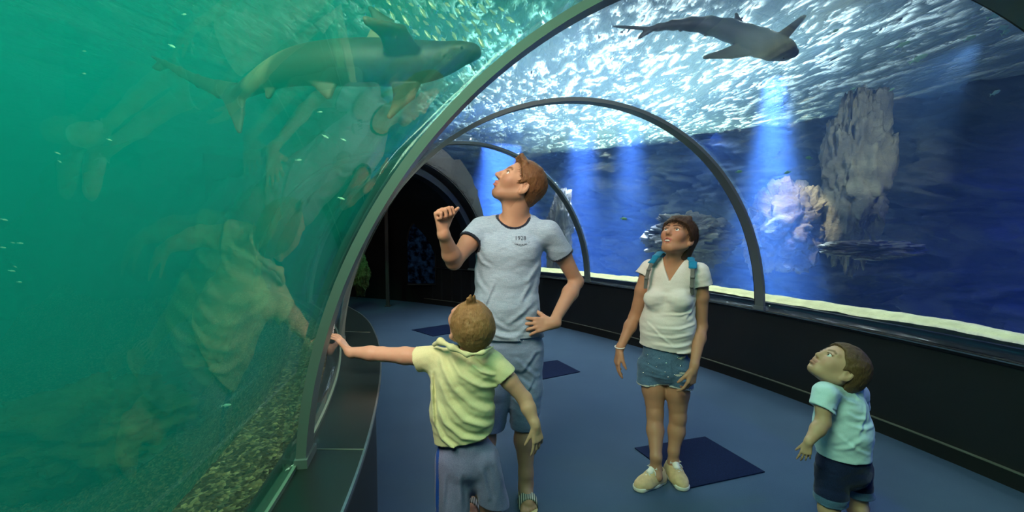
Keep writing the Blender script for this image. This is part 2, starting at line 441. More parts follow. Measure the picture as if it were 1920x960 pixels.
def zr(A, X):
    p = np.stack([A*RC, X, 0*A], -1); d = X-R-.2; e_ = np.clip(d/.11, 0, 1)
    wig = .03*(fbm(p*np.array([1.3,1,1]), 3, 8)-.5)*2
    z = .760+.058*e_*(2-e_)+wig+.02*(fbm(p*12, 3, 9)-.5)
    drop = np.clip((d-.14)/.12, 0, 1); drop = drop*drop*(3-2*drop)
    return z*(1-drop)+(-.25+.2*(fbm(p*.9, 3, 5)-.5))*drop
o = bed('sand_bed', R+.21, R+4.9, zr, -.5, 1.5, 420, 150, M_sand); tag(o, 'pale sand bank lying against the foot of the right glass', 'sand', kind='stuff')

# rocky portal round the end of the tunnel
def portal():
    na, nt = 60, 120
    A, Tt = np.meshgrid(np.linspace(A4-.02, 1.6, na), np.linspace(-.25, PI+.25, nt), indexing='ij')
    p = np.stack([A*RC, np.cos(Tt)*2.2, np.sin(Tt)*2.2], -1)
    w = fbm(p*.8, 3, 21); c = np.floor(p*1.6+w[...,None]*1.5); blk = _h(c[...,0], c[...,1], c[...,2], 5)
    k = .42+.30*(w-.5)*2+.28*(blk-.5)+.12*(fbm(p*5, 3, 23)-.5)
    k = np.where(np.arange(na)[:,None] == 0, .10, np.maximum(k, .12))
    x = (R+k)*np.cos(Tt); z = HW+(RV+k*.9)*np.sin(Tt)
    z = np.minimum(z, ZS-.1)
    V = Tn(A.ravel(), x.ravel(), z.ravel())
    k2 = .07; xb = (R+k2)*np.cos(Tt); zb = HW+(RV+k2)*np.sin(Tt)
    Vb = Tn(A.ravel(), xb.ravel(), zb.ravel()); n = len(V)
    fr = grid_faces(na, nt); idx = np.arange(na*nt).reshape(na, nt); edge = []
    for line in (idx[0], idx[-1][::-1], idx[:,0][::-1], idx[:,-1]):
        edge += [(line[i], line[i]+n, line[i+1]+n, line[i+1]) for i in range(len(line)-1)]
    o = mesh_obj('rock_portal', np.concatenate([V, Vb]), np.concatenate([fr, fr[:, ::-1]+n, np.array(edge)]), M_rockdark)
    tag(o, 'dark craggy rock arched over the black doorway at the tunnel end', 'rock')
portal()

# free rocks on the tank floor
def boulder(name, c, s, seed, mat, label, cat='rock', group=None, rot=0):
    n, k = 150, 96
    U, Vv = np.meshgrid(np.linspace(0, 2*PI, n, endpoint=False), np.linspace(-PI/2, PI/2, k), indexing='ij')
    d = np.stack([np.cos(Vv)*np.cos(U), np.cos(Vv)*np.sin(U), np.sin(Vv)], -1)
    w = fbm(d*1.3+seed, 3, seed); q = np.floor(d*2.2+w[...,None]*2+seed); blk = _h(q[...,0], q[...,1], q[...,2], seed)
    q2 = np.floor(d*4.5+w[...,None]*3+seed*2); b2 = _h(q2[...,0], q2[...,1], q2[...,2], seed+3)
    r = .75+.55*(w-.5)+.24*(blk-.5)+.12*(b2-.5)+.26*(fbm(d*5+seed, 4, seed, .6)-.5)
    V = d*r[...,None]*np.array(s)
    cr, sr = math.cos(rot), math.sin(rot)
    V = np.stack([V[...,0]*cr-V[...,1]*sr, V[...,0]*sr+V[...,1]*cr, V[...,2]], -1)
    o = mesh_obj(name, V.reshape(-1,3), grid_faces(n, k, wrap_u=True), mat); o.location = c
    return tag(o, label, cat, group)
M_rockgreen = rock_mat('mossy_rock', lin(32,50,18), lin(52,76,28), lin(84,104,44), 2)
boulder('boulder', (-2.75, 2.9, .15), (.75,.6,.42), 5, M_rockgreen, 'mossy green boulder low in the green tank, left of the near rib', group='boulders in the tank')
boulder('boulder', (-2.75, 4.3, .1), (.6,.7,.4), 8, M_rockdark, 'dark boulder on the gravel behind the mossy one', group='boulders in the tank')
boulder('boulder', (-1.9, 1.3, .05), (.7,.45,.35), 12, M_rockgreen, 'low green boulder at the bottom edge of the green tank', group='boulders in the tank')
boulder('rock_pillar', P(1600, 330, 7.0), (.62,.5,1.7), 21, M_rock, 'tall pale rock pillar rising in the blue tank right of the beam', group='rock pillars in the blue tank')
boulder('rock_pillar', P(1475, 430, 7.2), (.75,.6,.9), 33, M_rock, 'broad craggy rock catching the warm lamp spot', group='rock pillars in the blue tank')
boulder('rock_pillar', P(1050, 440, 9.4), (.35,.4,1.1), 41, M_rock, 'slim pale rock stack seen between the third rib and the man', group='rock pillars in the blue tank')
boulder('rock_shelf', P(1640, 468, 6.0), (1.0,.45,.16), 51, M_rock, 'flat rock shelf jutting out over dark blue water', rot=.35)
boulder('rock_shelf', P(1300, 450, 8.2), (1.1,.6,.55), 61, M_rock, 'rounded grey-green rock behind the woman')

boulder('rock_column', P(676, 515, 7.9), (.17,.15,.52), 71, M_rockgreen, 'green-lit rock column left of the slim metal post, at the far end')
# ---- water: everything between the glass, the tank walls and the surface
k = 40; XS = -.75
def water(name, sec, sc_col, sc_d, ab_col, ab_d, label, a0=-.75, a1=2.3):
    m = NT(name)
    vs = m.n('ShaderNodeVolumeScatter', Color=c4(sc_col), Density=sc_d, Anisotropy=.0)
    va = m.n('ShaderNodeVolumeAbsorption', Color=c4(ab_col), Density=ab_d)
    m.t.links.new(m.n('ShaderNodeAddShader', i0=vs.outputs[0], i1=va.outputs[0]).outputs[0], m.out.inputs['Volume'])
    o = sweep(name, sec, a0, a1, 80, m.m); tag(o, label, 'water', kind='stuff'); return o
tx = math.acos(XS/(R+.075)); g_ = .075
zX = HW+(RV+g_)*math.sin(tx)
ta = np.linspace(0, tx, 28); tb = np.linspace(tx, PI, 20)
water('blue_water', [(R+g_, -1.0)]+[((R+g_)*math.cos(t), HW+(RV+g_)*math.sin(t)) for t in ta]+[(XS+.002, ZS), (R+6.85, ZS), (R+6.85, -1.0)],
      (.14,.34,.95), .042, (.16,.55,.9), .13, 'clear blue water filling the tank right of and above the tunnel')
water('green_water', [((R+g_)*math.cos(t), HW+(RV+g_)*math.sin(t)) for t in tb]+[(-R-g_, -1.0), (-6.99,-1.0), (-6.99, ZS), (XS-.002, ZS)],
      (.01,.76,.70), .19, (.02,.88,.80), .14, 'murky green water in the tank left of the tunnel')

# ---- rippled surface overhead
m = NT('rippled_surface')
v = m.coords((1,1,1)); 
mp = m.n('ShaderNodeMapping', Vector=v, Scale=(3.4,1.1,1), Rotation=(0,0,-.6)).outputs[0]
w1 = m.noise(mp, 1.3, 3, .6, 1.2)
w2 = m.noise(m.n('ShaderNodeMapping', Vector=v, Scale=(4.4,1.3,1), Rotation=(0,0,-.6)).outputs[0], 3.2, 5, .62, 1.6)
hgt = m.math('ADD', m.math('MULTIPLY', w1, .5), m.math('MULTIPLY', w2, .5))
bmp = m.bump(hgt, 1.0, .35)
fac = m.ramp(hgt, [(.535, (0,0,0)), (.60, (1,1,1))])
tr = m.n('ShaderNodeBsdfTransparent', Color=(1,1,1,1))
tl = m.n('ShaderNodeBsdfTranslucent', Color=(.16,.21,.23,1), Normal=bmp)
gl = m.n('ShaderNodeBsdfGlossy', Color=(.8,.9,1,1), Roughness=.12, Normal=bmp)
mx = m.n('ShaderNodeMixShader', Fac=.35, i1=tl.outputs[0], i2=gl.outputs[0])
mx2 = m.n('ShaderNodeMixShader', Fac=fac, i1=mx.outputs[0], i2=tr.outputs[0])
M_surf = m.surf(mx2.outputs[0])
Ag2 = np.linspace(-.75, 2.3, 90)
o = sweep('water_surface', [(-7.4, ZS+.01), (R+6.5, ZS+.01), (R+6.5, ZS+.03), (-7.4, ZS+.03)], -.75, 2.3, 80, M_surf)
tag(o, 'rippled glittering water surface seen from below over the tunnel', 'water surface', kind='stuff')
struct(sweep('ceiling', [(-7.6, 7.5), (R+7, 7.5), (R+7, 7.6), (-7.6, 7.6)], -1.2, 2.6, 40, pbr('hall_ceiling', lin(40,44,50), .9)))

# ------------------------------------------------------------------ lights
def area(name, loc, size, power, col, target=None, sy=None):
    d = bpy.data.lights.new(name, 'AREA'); d.energy = power; d.color = col; d.size = size
    if sy: d.shape = 'RECTANGLE'; d.size_y = sy
    o = bpy.data.objects.new(name, d); COL.objects.link(o); o.location = loc
    if target is not None:
        dr = Vector(target)-Vector(loc); o.rotation_euler = dr.to_track_quat('-Z', 'Y').to_euler()
    return o
def spot(name, loc, target, power, col, ang=30, blend=.4, rad=.05):
    d = bpy.data.lights.new(name, 'SPOT'); d.energy = power; d.color = col; d.spot_size = math.radians(ang); d.spot_blend = blend; d.shadow_soft_size = rad
    o = bpy.data.objects.new(name, d); COL.objects.link(o); o.location = loc
    dr = Vector(target)-Vector(loc); o.rotation_euler = dr.to_track_quat('-Z', 'Y').to_euler(); return o
# hall lamps over the water
area('hall_lamp', (1.5, 7.2, 4.35), 4.2, 6000, (1,.98,.88), sy=5)
area('hall_lamp', (3.9, 11.6, 4.35), 5.0, 10000, (1,.92,.60), sy=5)
area('hall_lamp', (3.0, 18, 4.35), 9, 7000, (.72,.80,1), sy=7)
# unseen green area lights added to make the left water glow
area('green_fill', (-3.4, .6, 3.35), 3.5, 33, (.03,.90,.88), sy=3, target=(-3.4,.6,0))
area('green_fill', (-4.4, 5.0, 3.35), 3.5, 28, (.03,.88,.92), sy=3, target=(-4.4,5,0))
# unseen blue fill spots added to colour the right side
for x_, y_, p_, c_ in ((6.0,1.8,230,(.02,.06,1)), (7.0,4.6,160,(.02,.07,1)), (6.6,9.4,120,(.05,.14,1)), (1.5,13.5,420,(.12,.2,1)), (4.2,9.6,60,(.3,.45,1))):
    spot('blue_fill', (x_, y_, 3.42), (x_, y_+.01, 0), p_*3, c_, 150, 1.0, .04)
def beam(px, py, Y, size, power, col, spread):
    b_ = P(px, py, Y); o = area('beam_lamp', (b_[0], b_[1], 3.47), size, power, col); o.data.shape = 'DISK'; o.data.spread = math.radians(spread)
beam(1450, 215, 6.3, .30, 260, (.70,.82,1), 34)
beam(1182, 290, 8.6, .40, 150, (.6,.7,1), 40)
beam(1092, 270, 9.6, .55, 220, (.6,.68,1), 40)
beam(940, 290, 11.5, 1.0, 1000, (.6,.66,1), 50)
spot('rock_light', (3.6, 6.0, 3.3), P(1490, 400, 7.0), 1300, (1,.74,.45), 30)
spot('rock_light', (4.6, 4.6, 3.3), P(1600, 300, 7.4), 420, (1,.95,.75), 50)  # neutral fill added to lift the pillar and the rocks behind
for x_, y_ in ((3.25,2.2), (3.0,4.6), (2.2,7.6)):  # warm spots added only to brighten the sand strip
    spot('sand_fill', (x_, y_, 3.3), (x_+.1, y_, 0), 95, (1,.95,.72), 80, 1.0, .03)
# far green spot, then unseen key and fill added for the family
spot('niche_lamp', P(668, 420, 7.5), P(676, 490, 7.9), 14, (.25,1,.55), 60, .6, .02)
area('family_key_fill', (-.7, .4, 3.3), 1.6, 290, (1,.79,.60), target=(.4,2.4,1))
area('family_key_fill', (1.8, 2.0, 3.3), 2.0, 35, (.75,.88,1), target=(.9,2.6,.3))
w = bpy.data.worlds.new('world'); SC.world = w; w.use_nodes = True
w.node_tree.nodes['Background'].inputs[0].default_value = (.02,.05,.07,1); w.node_tree.nodes['Background'].inputs[1].default_value = .3

# ================================================================== sculpting by smooth union of tapered limbs
def nrm(v): v = np.asarray(v, float); return v/(np.linalg.norm(v)+1e-12)
class Sculpt:
    def __init__(s, lo, hi, res):
        s.res = res; s.lo = np.array(lo, float); s.n = np.ceil((np.array(hi)-s.lo)/res).astype(int)+1
        s.D = np.full(s.n, .2, dtype=np.float32)
    def reg(s, lo, hi):
        a = np.clip(np.floor((np.array(lo)-s.lo)/s.res).astype(int), 0, s.n); b = np.clip(np.ceil((np.array(hi)-s.lo)/s.res).astype(int)+1, 0, s.n)
        if (b <= a).any(): return None, None
        sl = tuple(slice(i, j) for i, j in zip(a, b))
        ax = [(s.lo[k]+s.res*np.arange(a[k], b[k])).astype(np.float32) for k in range(3)]
        return sl, (ax[0][:,None,None], ax[1][None,:,None], ax[2][None,None,:])
    def comb(s, sl, d, k, sub):
        D = s.D[sl]
        if sub:
            d = -d
            if k > 0:
                h = np.clip(.5-.5*(D-d)/k, 0, 1); s.D[sl] = D*(1-h)+d*h+k*h*(1-h)
            else: s.D[sl] = np.maximum(D, d)
        else:
            if k > 0:
                h = np.clip(.5+.5*(D-d)/k, 0, 1); s.D[sl] = D*(1-h)+d*h-k*h*(1-h)
            else: s.D[sl] = np.minimum(D, d)
    def cap(s, a, b, ra, rb=None, k=.02, sub=False, flat=None, ff=1.0, ends=()):
        """tapered limb; flat=axis, ff>1 widens the section along that axis"""
        rb = ra if rb is None else rb
        a = np.array(a, float); b = np.array(b, float); m = max(ra, rb)*max(1, ff)+k+3*s.res+(.02 if not sub else 0)
        sl, X = s.reg(np.minimum(a, b)-m, np.maximum(a, b)+m)
        if sl is None: return s
        ab = b-a; L = max(ab@ab, 1e-10)
        px, py, pz = X[0]-a[0], X[1]-a[1], X[2]-a[2]
        h = np.clip((px*ab[0]+py*ab[1]+pz*ab[2])/L, 0, 1)
        dx, dy, dz = px-h*ab[0], py-h*ab[1], pz-h*ab[2]
        if flat is not None:
            w = nrm(flat); q = (dx*w[0]+dy*w[1]+dz*w[2])*(1-1/ff)
            dx, dy, dz = dx-q*w[0], dy-q*w[1], dz-q*w[2]
        d = np.sqrt(dx*dx+dy*dy+dz*dz)-(ra+(rb-ra)*h)
        for ep, en in ends:
            en = nrm(en); d = np.maximum(d, (X[0]-ep[0])*en[0]+(X[1]-ep[1])*en[1]+(X[2]-ep[2])*en[2])
        s.comb(sl, d, k, sub); return s
    def ell(s, c, r, ax=None, k=.02, sub=False):
        c = np.array(c, float); r = np.array(r, float)
        ax = np.eye(3) if ax is None else np.array([nrm(q) for q in ax]); m = r.max()+k+3*s.res+.02
        sl, X = s.reg(c-m, c+m)
        if sl is None: return s
        px, py, pz = X[0]-c[0], X[1]-c[1], X[2]-c[2]
        u = [px*ax[i,0]+py*ax[i,1]+pz*ax[i,2] for i in range(3)]
        k0 = np.sqrt(sum((u[i]/r[i])**2 for i in range(3))); k1 = np.sqrt(sum((u[i]/r[i]**2)**2 for i in range(3)))+1e-9
        d = np.where(k0 < 1e-3, -r.min(), k0*(k0-1)/k1)
        s.comb(sl, d.astype(np.float32), k, sub); return s
    def chain(s, pts, rs, k=.02, **kw):
        for i in range(len(pts)-1): s.cap(pts[i], pts[i+1], rs[i], rs[i+1], k, **kw)
        return s
    def cut(s, p, n, rad=None, k=0):
        """remove what lies beyond plane p with normal n (optionally within rad of p)"""
        p = np.array(p, float); n = nrm(n)
        sl, X = (s.reg(p-rad, p+rad) if rad else s.reg(s.lo-1, s.lo+100))
        if sl is None: return s
        d = (X[0]-p[0])*n[0]+(X[1]-p[1])*n[1]+(X[2]-p[2])*n[2]
        D = s.D[sl]
        if rad:
            q = (X[0]-p[0])**2+(X[1]-p[1])**2+(X[2]-p[2])**2
            d = np.where(q < rad*rad, d, -1)
        s.D[sl] = np.maximum(D, d); return s
    def narrow(s, fn, band=.03):
        """fn(points)->offset added to the distance near the surface"""
        idx = np.nonzero(np.abs(s.D) < band)
        p = s.lo+s.res*np.stack(idx, -1)
        s.D[idx] += fn(p).astype(np.float32); return s
    def clip(s, fn, band=.2):
        idx = np.nonzero(s.D < band); p = s.lo+s.res*np.stack(idx, -1)
        s.D[idx] = np.maximum(s.D[idx], fn(p).astype(np.float32)); return s
    def polys(s):
        D = s.D; neg = D < 0
        c = [neg[:-1,:-1,:-1], neg[1:,:-1,:-1], neg[:-1,1:,:-1], neg[1:,1:,:-1], neg[:-1,:-1,1:], neg[1:,:-1,1:], neg[:-1,1:,1:], neg[1:,1:,1:]]
        sm = sum(q.astype(np.int8) for q in c); act = (sm > 0) & (sm < 8)
        I = np.argwhere(act); vid = np.full(act.shape, -1, np.int32); vid[tuple(I.T)] = np.arange(len(I))
        off = np.array([(0,0,0),(1,0,0),(0,1,0),(1,1,0),(0,0,1),(1,0,1),(0,1,1),(1,1,1)])
        val = np.stack([D[I[:,0]+o[0], I[:,1]+o[1], I[:,2]+o[2]] for o in off], 1).astype(np.float64)
        acc = np.zeros((len(I), 3)); cnt = np.zeros(len(I))
        for a, b in ((0,1),(2,3),(4,5),(6,7),(0,2),(1,3),(4,6),(5,7),(0,4),(1,5),(2,6),(3,7)):
            va, vb = val[:,a], val[:,b]; m = (va < 0) != (vb < 0)
            t = np.where(m, va/(va-vb+1e-20), 0)
            p = off[a]+(off[b]-off[a])*t[:,None]
            acc[m] += p[m]; cnt[m] += 1
        V = s.lo+s.res*(I+acc/cnt[:,None])
        Q = []
        for ax in range(3):
            o1 = np.zeros(3, int); o1[ax] = 1
            sl0 = [slice(1,-1)]*3; sl0[ax] = slice(0, -1); sl1 = [slice(1,-1)]*3; sl1[ax] = slice(1, None)
            n0 = neg[tuple(sl0)]; n1 = neg[tuple(sl1)]
            E = np.argwhere(n0 != n1); 
            if not len(E): continue
            e = E.copy()
            for q in range(3):
                if q != ax: e[:,q] += 1
            inside = neg[tuple(e.T)]
            b_, c_ = [q for q in range(3) if q != ax]
            def g(db, dc):
                f = e.copy(); f[:,b_] += db; f[:,c_] += dc; return vid[tuple(f.T)]
            q4 = np.stack([g(-1,-1), g(0,-1), g(0,0), g(-1,0)], 1)
            flip = inside if ax != 1 else ~inside
            q4[~flip] = q4[~flip][:, ::-1]
            Q.append(q4)
        return V, np.concatenate(Q)
    def build(s, name, mat, parent=None, paint=None, base=None, smooth_it=1, midx_fn=None):
        V, Q = s.polys()
        if smooth_it:                      # light Laplacian smoothing
            for _ in range(smooth_it):
                acc = np.zeros_like(V); cnt = np.zeros(len(V))
                for i in range(4):
                    a, b = Q[:,i], Q[:,(i+1)%4]
                    for d_ in range(3):
                        acc[:,d_] += np.bincount(a, V[b,d_], len(V))+np.bincount(b, V[a,d_], len(V))
                    cnt += np.bincount(a, minlength=len(V))+np.bincount(b, minlength=len(V))
                V = V*.5+.5*acc/np.maximum(cnt, 1)[:,None]
        cols = None
        if base is not None:
            cols = np.tile(np.array(base, dtype=np.float32), (len(V), 1))
            for it in (paint or []):
                c, r, col, amt = it[:4]; st = it[4] if len(it) > 4 else None
                if callable(c): d = c(V); c = None
                else: c = np.array(c, float)
                if c is None: pass
                elif c.ndim == 2:        # stroke a-b
                    ab = c[1]-c[0]; h = np.clip(((V-c[0])@ab)/(ab@ab+1e-12), 0, 1); d = np.linalg.norm(V-c[0]-h[:,None]*ab, axis=1)
                else: d = np.linalg.norm(V-c, axis=1)
                w = np.clip(1.3-d/r, 0, 1); w = np.clip(w/.6, 0, 1)*amt
                cols = cols*(1-w[:,None])+np.array(col)*w[:,None]
        mi = midx_fn(V[Q].mean(1)) if midx_fn else None
        return mesh_obj(name, V, Q, mat, parent, True, cols, mi)

def bbox(pts, m):
    p = np.array(pts, float); return p.min(0)-m, p.max(0)+m

def skin_mat(name, rough=.52):
    m = NT(name); v = m.coords()
    at = m.n('ShaderNodeAttribute'); at.attribute_name = 'Col'
    nz = m.noise(v, 55, 4); col = m.mix(m.math('MULTIPLY', nz, .18), at.outputs['Color'], (.30,.09,.05))
    b = m.n('ShaderNodeBsdfPrincipled', Base__Color=col, Roughness=rough, Normal=m.bump(m.noise(v, 420, 3), .10, .001))
    b.inputs['Specular IOR Level'].default_value = .35
    b.inputs['Subsurface Weight'].default_value = .08; b.inputs['Subsurface Radius'].default_value = (.6,.25,.12); b.inputs['Subsurface Scale'].default_value = .012
    return m.surf(b.outputs[0])
M_skin = skin_mat('skin')
def cloth_mat(name, c1, c2, scale=(300,300,300), rough=.9, bumps=.25, heather=0.0, big=.0):
    m = NT(name); v = m.coords()
    n1 = m.noise(m.n('ShaderNodeMapping', Vector=v, Scale=scale).outputs[0], 1, 3, .7)
    col = m.ramp(n1, [(.30, c1), (.70, c2)])
    if heather:
        n2 = m.noise(m.n('ShaderNodeMapping', Vector=v, Scale=(35,35,420)).outputs[0], 1, 4, .7)
        col = m.mix(m.math('MULTIPLY', m.math('SUBTRACT', n2, .38), heather*3), col, (c1[0]*.35, c1[1]*.40, c1[2]*.5))
    if big:
        n3 = m.noise(v, 9, 4, .6); col = m.mix(m.math('MULTIPLY', n3, big), col, (c1[0]*.4, c1[1]*.4, c1[2]*.45))
    b = m.n('ShaderNodeBsdfPrincipled', Base__Color=col, Roughness=rough, Normal=m.bump(n1, bumps, .0012)); b.inputs['Specular IOR Level'].default_value = .15
    b.inputs['Sheen Weight'].default_value = .15
    return m.surf(b.outputs[0])
def hair_mat(name, c1, c2, c3):
    m = NT(name); v = m.coords()
    n1 = m.noise(m.n('ShaderNodeMapping', Vector=v, Scale=(160,160,60), Rotation=(.4,.3,.2)).outputs[0], 1, 4, .7)
    n2 = m.noise(v, 22, 3)
    col = m.mix(n2, m.ramp(n1, [(.3, c1), (.55, c2), (.75, c3)]), c2)
    b = m.n('ShaderNodeBsdfPrincipled', Base__Color=col, Roughness=.5, Normal=m.bump(n1, .8, .004)); b.inputs['Specular IOR Level'].default_value = .3
    return m.surf(b.outputs[0])

class Head:
    """local axes f (where the face points), u (crown), r (towards the figure's left ear)"""
    def __init__(s, c, f, u, sc=1.0, child=0.0, fem=0.0):
        s.c = np.array(c, float); s.f = nrm(f); u = np.array(u, float); s.u = nrm(u-s.f*(u@s.f)); s.r = np.cross(s.u, s.f); s.s = sc; s.ch = child; s.fem = fem
    def w(s, f, r, u): return s.c+(s.f*f+s.r*r+s.u*u)*s.s
    def ax(s): return (s.f, s.r, s.u)
    def loc(s, p):
        q = (p-s.c)/s.s; return q@s.f, q@s.r, q@s.u
    def sculpt(s, S, mouth_open=0.0):
        z = s.s; ch = s.ch; w = s.w; E = lambda c, r, k=.015, sub=False: S.ell(w(*c), np.array(r)*z, s.ax(), k*z, sub)
        C = lambda a, b, ra, rb, k=.015, sub=False: S.cap(w(*a), w(*b), ra*z, rb*z, k*z, sub)
        E((-.012,0,.030), (.100,.078+.004*ch,.088+.006*ch), .01)
        E((.030-.006*ch,0,-.030), (.066-.003*ch,.062-.006*s.fem,.078-.012*ch), .03)
        jd = .100-.020*ch
        E((.066,0,-jd+.008), (.024,.026,.022), .03)
        for g in (-1,1):
            C((-.008,g*.056,-.045), (.062,g*.020,-jd), .020-.003*s.fem, .014, .025)
            E((.064-.004*ch,g*.039,-.020-.004*ch), (.021,.021,.024+.002*ch), .03)
            C((.080,g*.012,.030), (.072,g*.048,.026), .0085-.003*(ch+s.fem)/2, .007, .02)
            E((.100,g*.033,.004), (.015,.018,.012), .010, True)
            # lids
            C((.0900,g*.020,.0135), (.083,g*.047,.0110), .0046, .0038, .006)
            C((.0865,g*.022,-.0090), (.0810,g*.044,-.0075), .0030, .0028, .006)
            # ear
            S.ell(w(-.008,g*.079,-.012), np.array((.019,.0075,.032))*z, (s.f+s.u*.15*0-s.r*g*.35, s.r*g+s.f*.35, s.u-s.f*.15), .006*z)
            S.ell(w(.000,g*.0865,-.008), np.array((.011,.0085,.018))*z, s.ax(), .004*z, True)
            E((-.002,g*.080,-.040), (.008,.006,.009), .008)
        # nose
        nl = .118-.014*ch-.004*s.fem; nu = -.030+.006*ch
        C((.090,0,.014), (nl-.004,0,nu+.004), .0085, .0105, .014)
        E((nl-.004,0,nu), (.011,.0115,.010), .008)
        for g in (-1,1):
            E((nl-.017,g*(.0125-.0025*s.fem-.002*ch),nu-.004), (.010,.0070,.0075), .006)
            E((nl-.008,g*.0065,nu-.013), (.005,.0035,.004), .003, True)
        mu = -.064+.008*ch
        C((.0865,-.020,mu+.004), (.0985,0,mu+.007), .0055, .0068, .006); C((.0865,.020,mu+.004), (.0985,0,mu+.007), .0055, .0068, .006)
        C((.0860,-.018,mu-.006-mouth_open*.6), (.0965,0,mu-.008-mouth_open), .0058, .0080, .006); C((.0860,.018,mu-.006-mouth_open*.6), (.0965,0,mu-.008-mouth_open), .0058, .0080, .006)
        if mouth_open > 0:
            E((.100,0,mu-.001-mouth_open*.5), (.016,.017,.0035+mouth_open*.5), .003, True)
        else:
            C((.095,-.022,mu-.001), (.106,0,mu-.0005), .0016, .0020, .003, True); C((.095,.022,mu-.001), (.106,0,mu-.0005), .0016, .0020, .003, True)
        E((.094,0,mu-.020), (.006,.014,.005), .008, True)
        s.mu = mu; return S
    def fd(s, a, b=None, fmin=.03):
        """distance in the plane of the face, in metres, to a point or stroke (r, u)"""
        a = np.array(a, float); b = a if b is None else np.array(b, float)
        def f(V):
            q = (V-s.c)/s.s; F_ = q@s.f; p = np.stack([q@s.r, q@s.u], 1); ab = b-a
            h = np.clip(((p-a)@ab)/(ab@ab+1e-12), 0, 1); d = np.linalg.norm(p-a-h[:,None]*ab, axis=1)*s.s
            return np.where(F_ > fmin, d, 9)
        return f
    def paints(s, lip, brow, stubble=None):
        z = s.s; fd = s.fd; P_ = []; mu = s.mu
        if stubble is not None:
            P_ += [(fd((g*.030,-.085), (g*.052,-.045), -.02), .030*z, stubble, .5) for g in (-1,1)]+[(fd((-.02,-.095), (.02,-.095)), .024*z, stubble, .45), (fd((-.018,-.048), (.018,-.048)), .007*z, stubble, .5)]
        P_ += [(fd((g*.043,-.028)), .026*z, (lip[0]*1.15, lip[1]*1.35, lip[2]*1.25), .25) for g in (-1,1)]
        P_ += [(fd((-.017,mu+.003), (.017,mu+.003), .07), .0068*z, lip, .85), (fd((-.014,mu-.008), (.014,mu-.008), .07), .0070*z, lip, .85)]
        P_ += [(fd((-.019,mu-.002), (.019,mu-.002), .07), .0022*z, (lip[0]*.4, lip[1]*.4, lip[2]*.4), .8)]
        for g in (-1,1):
            P_ += [(fd((g*.013,.024), (g*.034,.031), .05), .0050*z, brow, .9), (fd((g*.034,.031), (g*.050,.024), .04), .0044*z, brow, .85)]
            P_ += [(fd((g*.019,.010), (g*.034,.0135), .05), .0026*z, (brow[0]*.5, brow[1]*.5, brow[2]*.5), .8), (fd((g*.034,.0135), (g*.046,.007), .05), .0026*z, (brow[0]*.5, brow[1]*.5, brow[2]*.5), .8)]
        return P_
    def eyes(s, parent, iris=(.10,.16,.20), look=(0,0)):
        for g in (-1,1):
            c = s.w(.0790, g*.032, .0022)
            n, k = 20, 14; V = []; gz = nrm(s.f+s.r*look[0]+s.u*look[1]); a = nrm(np.cross(gz, s.u)); b = np.cross(a, gz)
            th = np.linspace(0, PI, k)
            for t in th:
                for i in range(n):
                    q = 2*PI*i/n; V.append(c+.0122*s.s*(gz*math.cos(t)+(a*math.cos(q)+b*math.sin(q))*math.sin(t)))
            Fc = grid_faces(k, n, wrap_v=True); cc = np.array(V)[Fc].mean(1)
            ang = np.arccos(np.clip(((cc-c)/(np.linalg.norm(cc-c, axis=1)[:,None]))@gz, -1, 1))
            mi = np.where(ang < .24, 2, np.where(ang < .56, 1, 0))
            o = mesh_obj('eye', V, Fc, [M_eye, M_iris, M_pupil], parent, True, None, mi)
M_eye = pbr('eye_white', (.75,.72,.68), .15); M_iris = pbr('iris', (.08,.13,.15), .2); M_pupil = pbr('pupil', (.006,.006,.006), .1)
M_teeth = pbr('teeth', (.80,.76,.66), .3)

def hand(S, wrist, d, n, t, sc=1.0, curl=(.35,.4,.45,.5), thumb=(.6,.5), k=.008, spread=.10, rw=None, bends=(1,1,.7)):
    """d along the hand, n out of the palm, t towards the thumb"""
    wrist = np.array(wrist, float); d = nrm(d); n = np.array(n, float); n = nrm(n-d*(n@d)); t0 = np.cross(d, n); t = t0 if t0@np.array(t, float) > 0 else -t0
    q = lambda a, b, c: wrist+(d*a+t*b+n*c)*sc
    rw = rw or .025*sc
    S.cap(q(-.02,0,0), q(.03,0,0), rw, .022*sc, .015*sc, flat=t, ff=1.15)
    offs = (.031,.0105,-.0105,-.030); lens = (.092,.096,.092,.084)
    for i in range(4): S.cap(q(.018,offs[i]*.55,0), q(lens[i],offs[i],-.001), .0150*sc, .0120*sc, .010*sc)
    S.cap(q(.025,.012,.010), q(.045,.028,.012), .014*sc, .013*sc, .012*sc)
    fl = ((.042,.026,.021), (.046,.030,.022), (.042,.028,.021), (.033,.021,.019)); tips = []
    for i in range(4):
        p = q(lens[i], offs[i], 0); ang = 0; sp = spread*(1.2,.35,-.45,-1.3)[i]
        for j in range(3):
            ang += curl[i]*bends[j]
            dv = (d*math.cos(ang)+n*math.sin(ang))+t*math.sin(sp)
            p2 = p+nrm(dv)*fl[i][j]*sc
            r0 = (.0098,.0088,.0080)[j]*sc*(.9 if i == 3 else 1); r1 = (.0088,.0080,.0070)[j]*sc*(.9 if i == 3 else 1)
            S.cap(p, p2, r0, r1, .0035*sc); p = p2
        tips.append(p)
    p = q(.030,.026,.006); a0, a1 = thumb
    v1 = nrm(d*math.cos(a0)+t*math.sin(a0)+n*.35)
    p2 = p+v1*.040*sc; S.cap(p, p2, .0145*sc, .0115*sc, .010*sc)
    v2 = nrm(v1+d*.25*a1+n*.4*a1); p3 = p2+v2*.030*sc; S.cap(p2, p3, .0115*sc, .0100*sc, .005*sc)
    v3 = nrm(v2+n*.5*a1+d*.2*a1); p4 = p3+v3*.024*sc; S.cap(p3, p4, .0100*sc, .0080*sc, .005*sc)
    return tips, p4

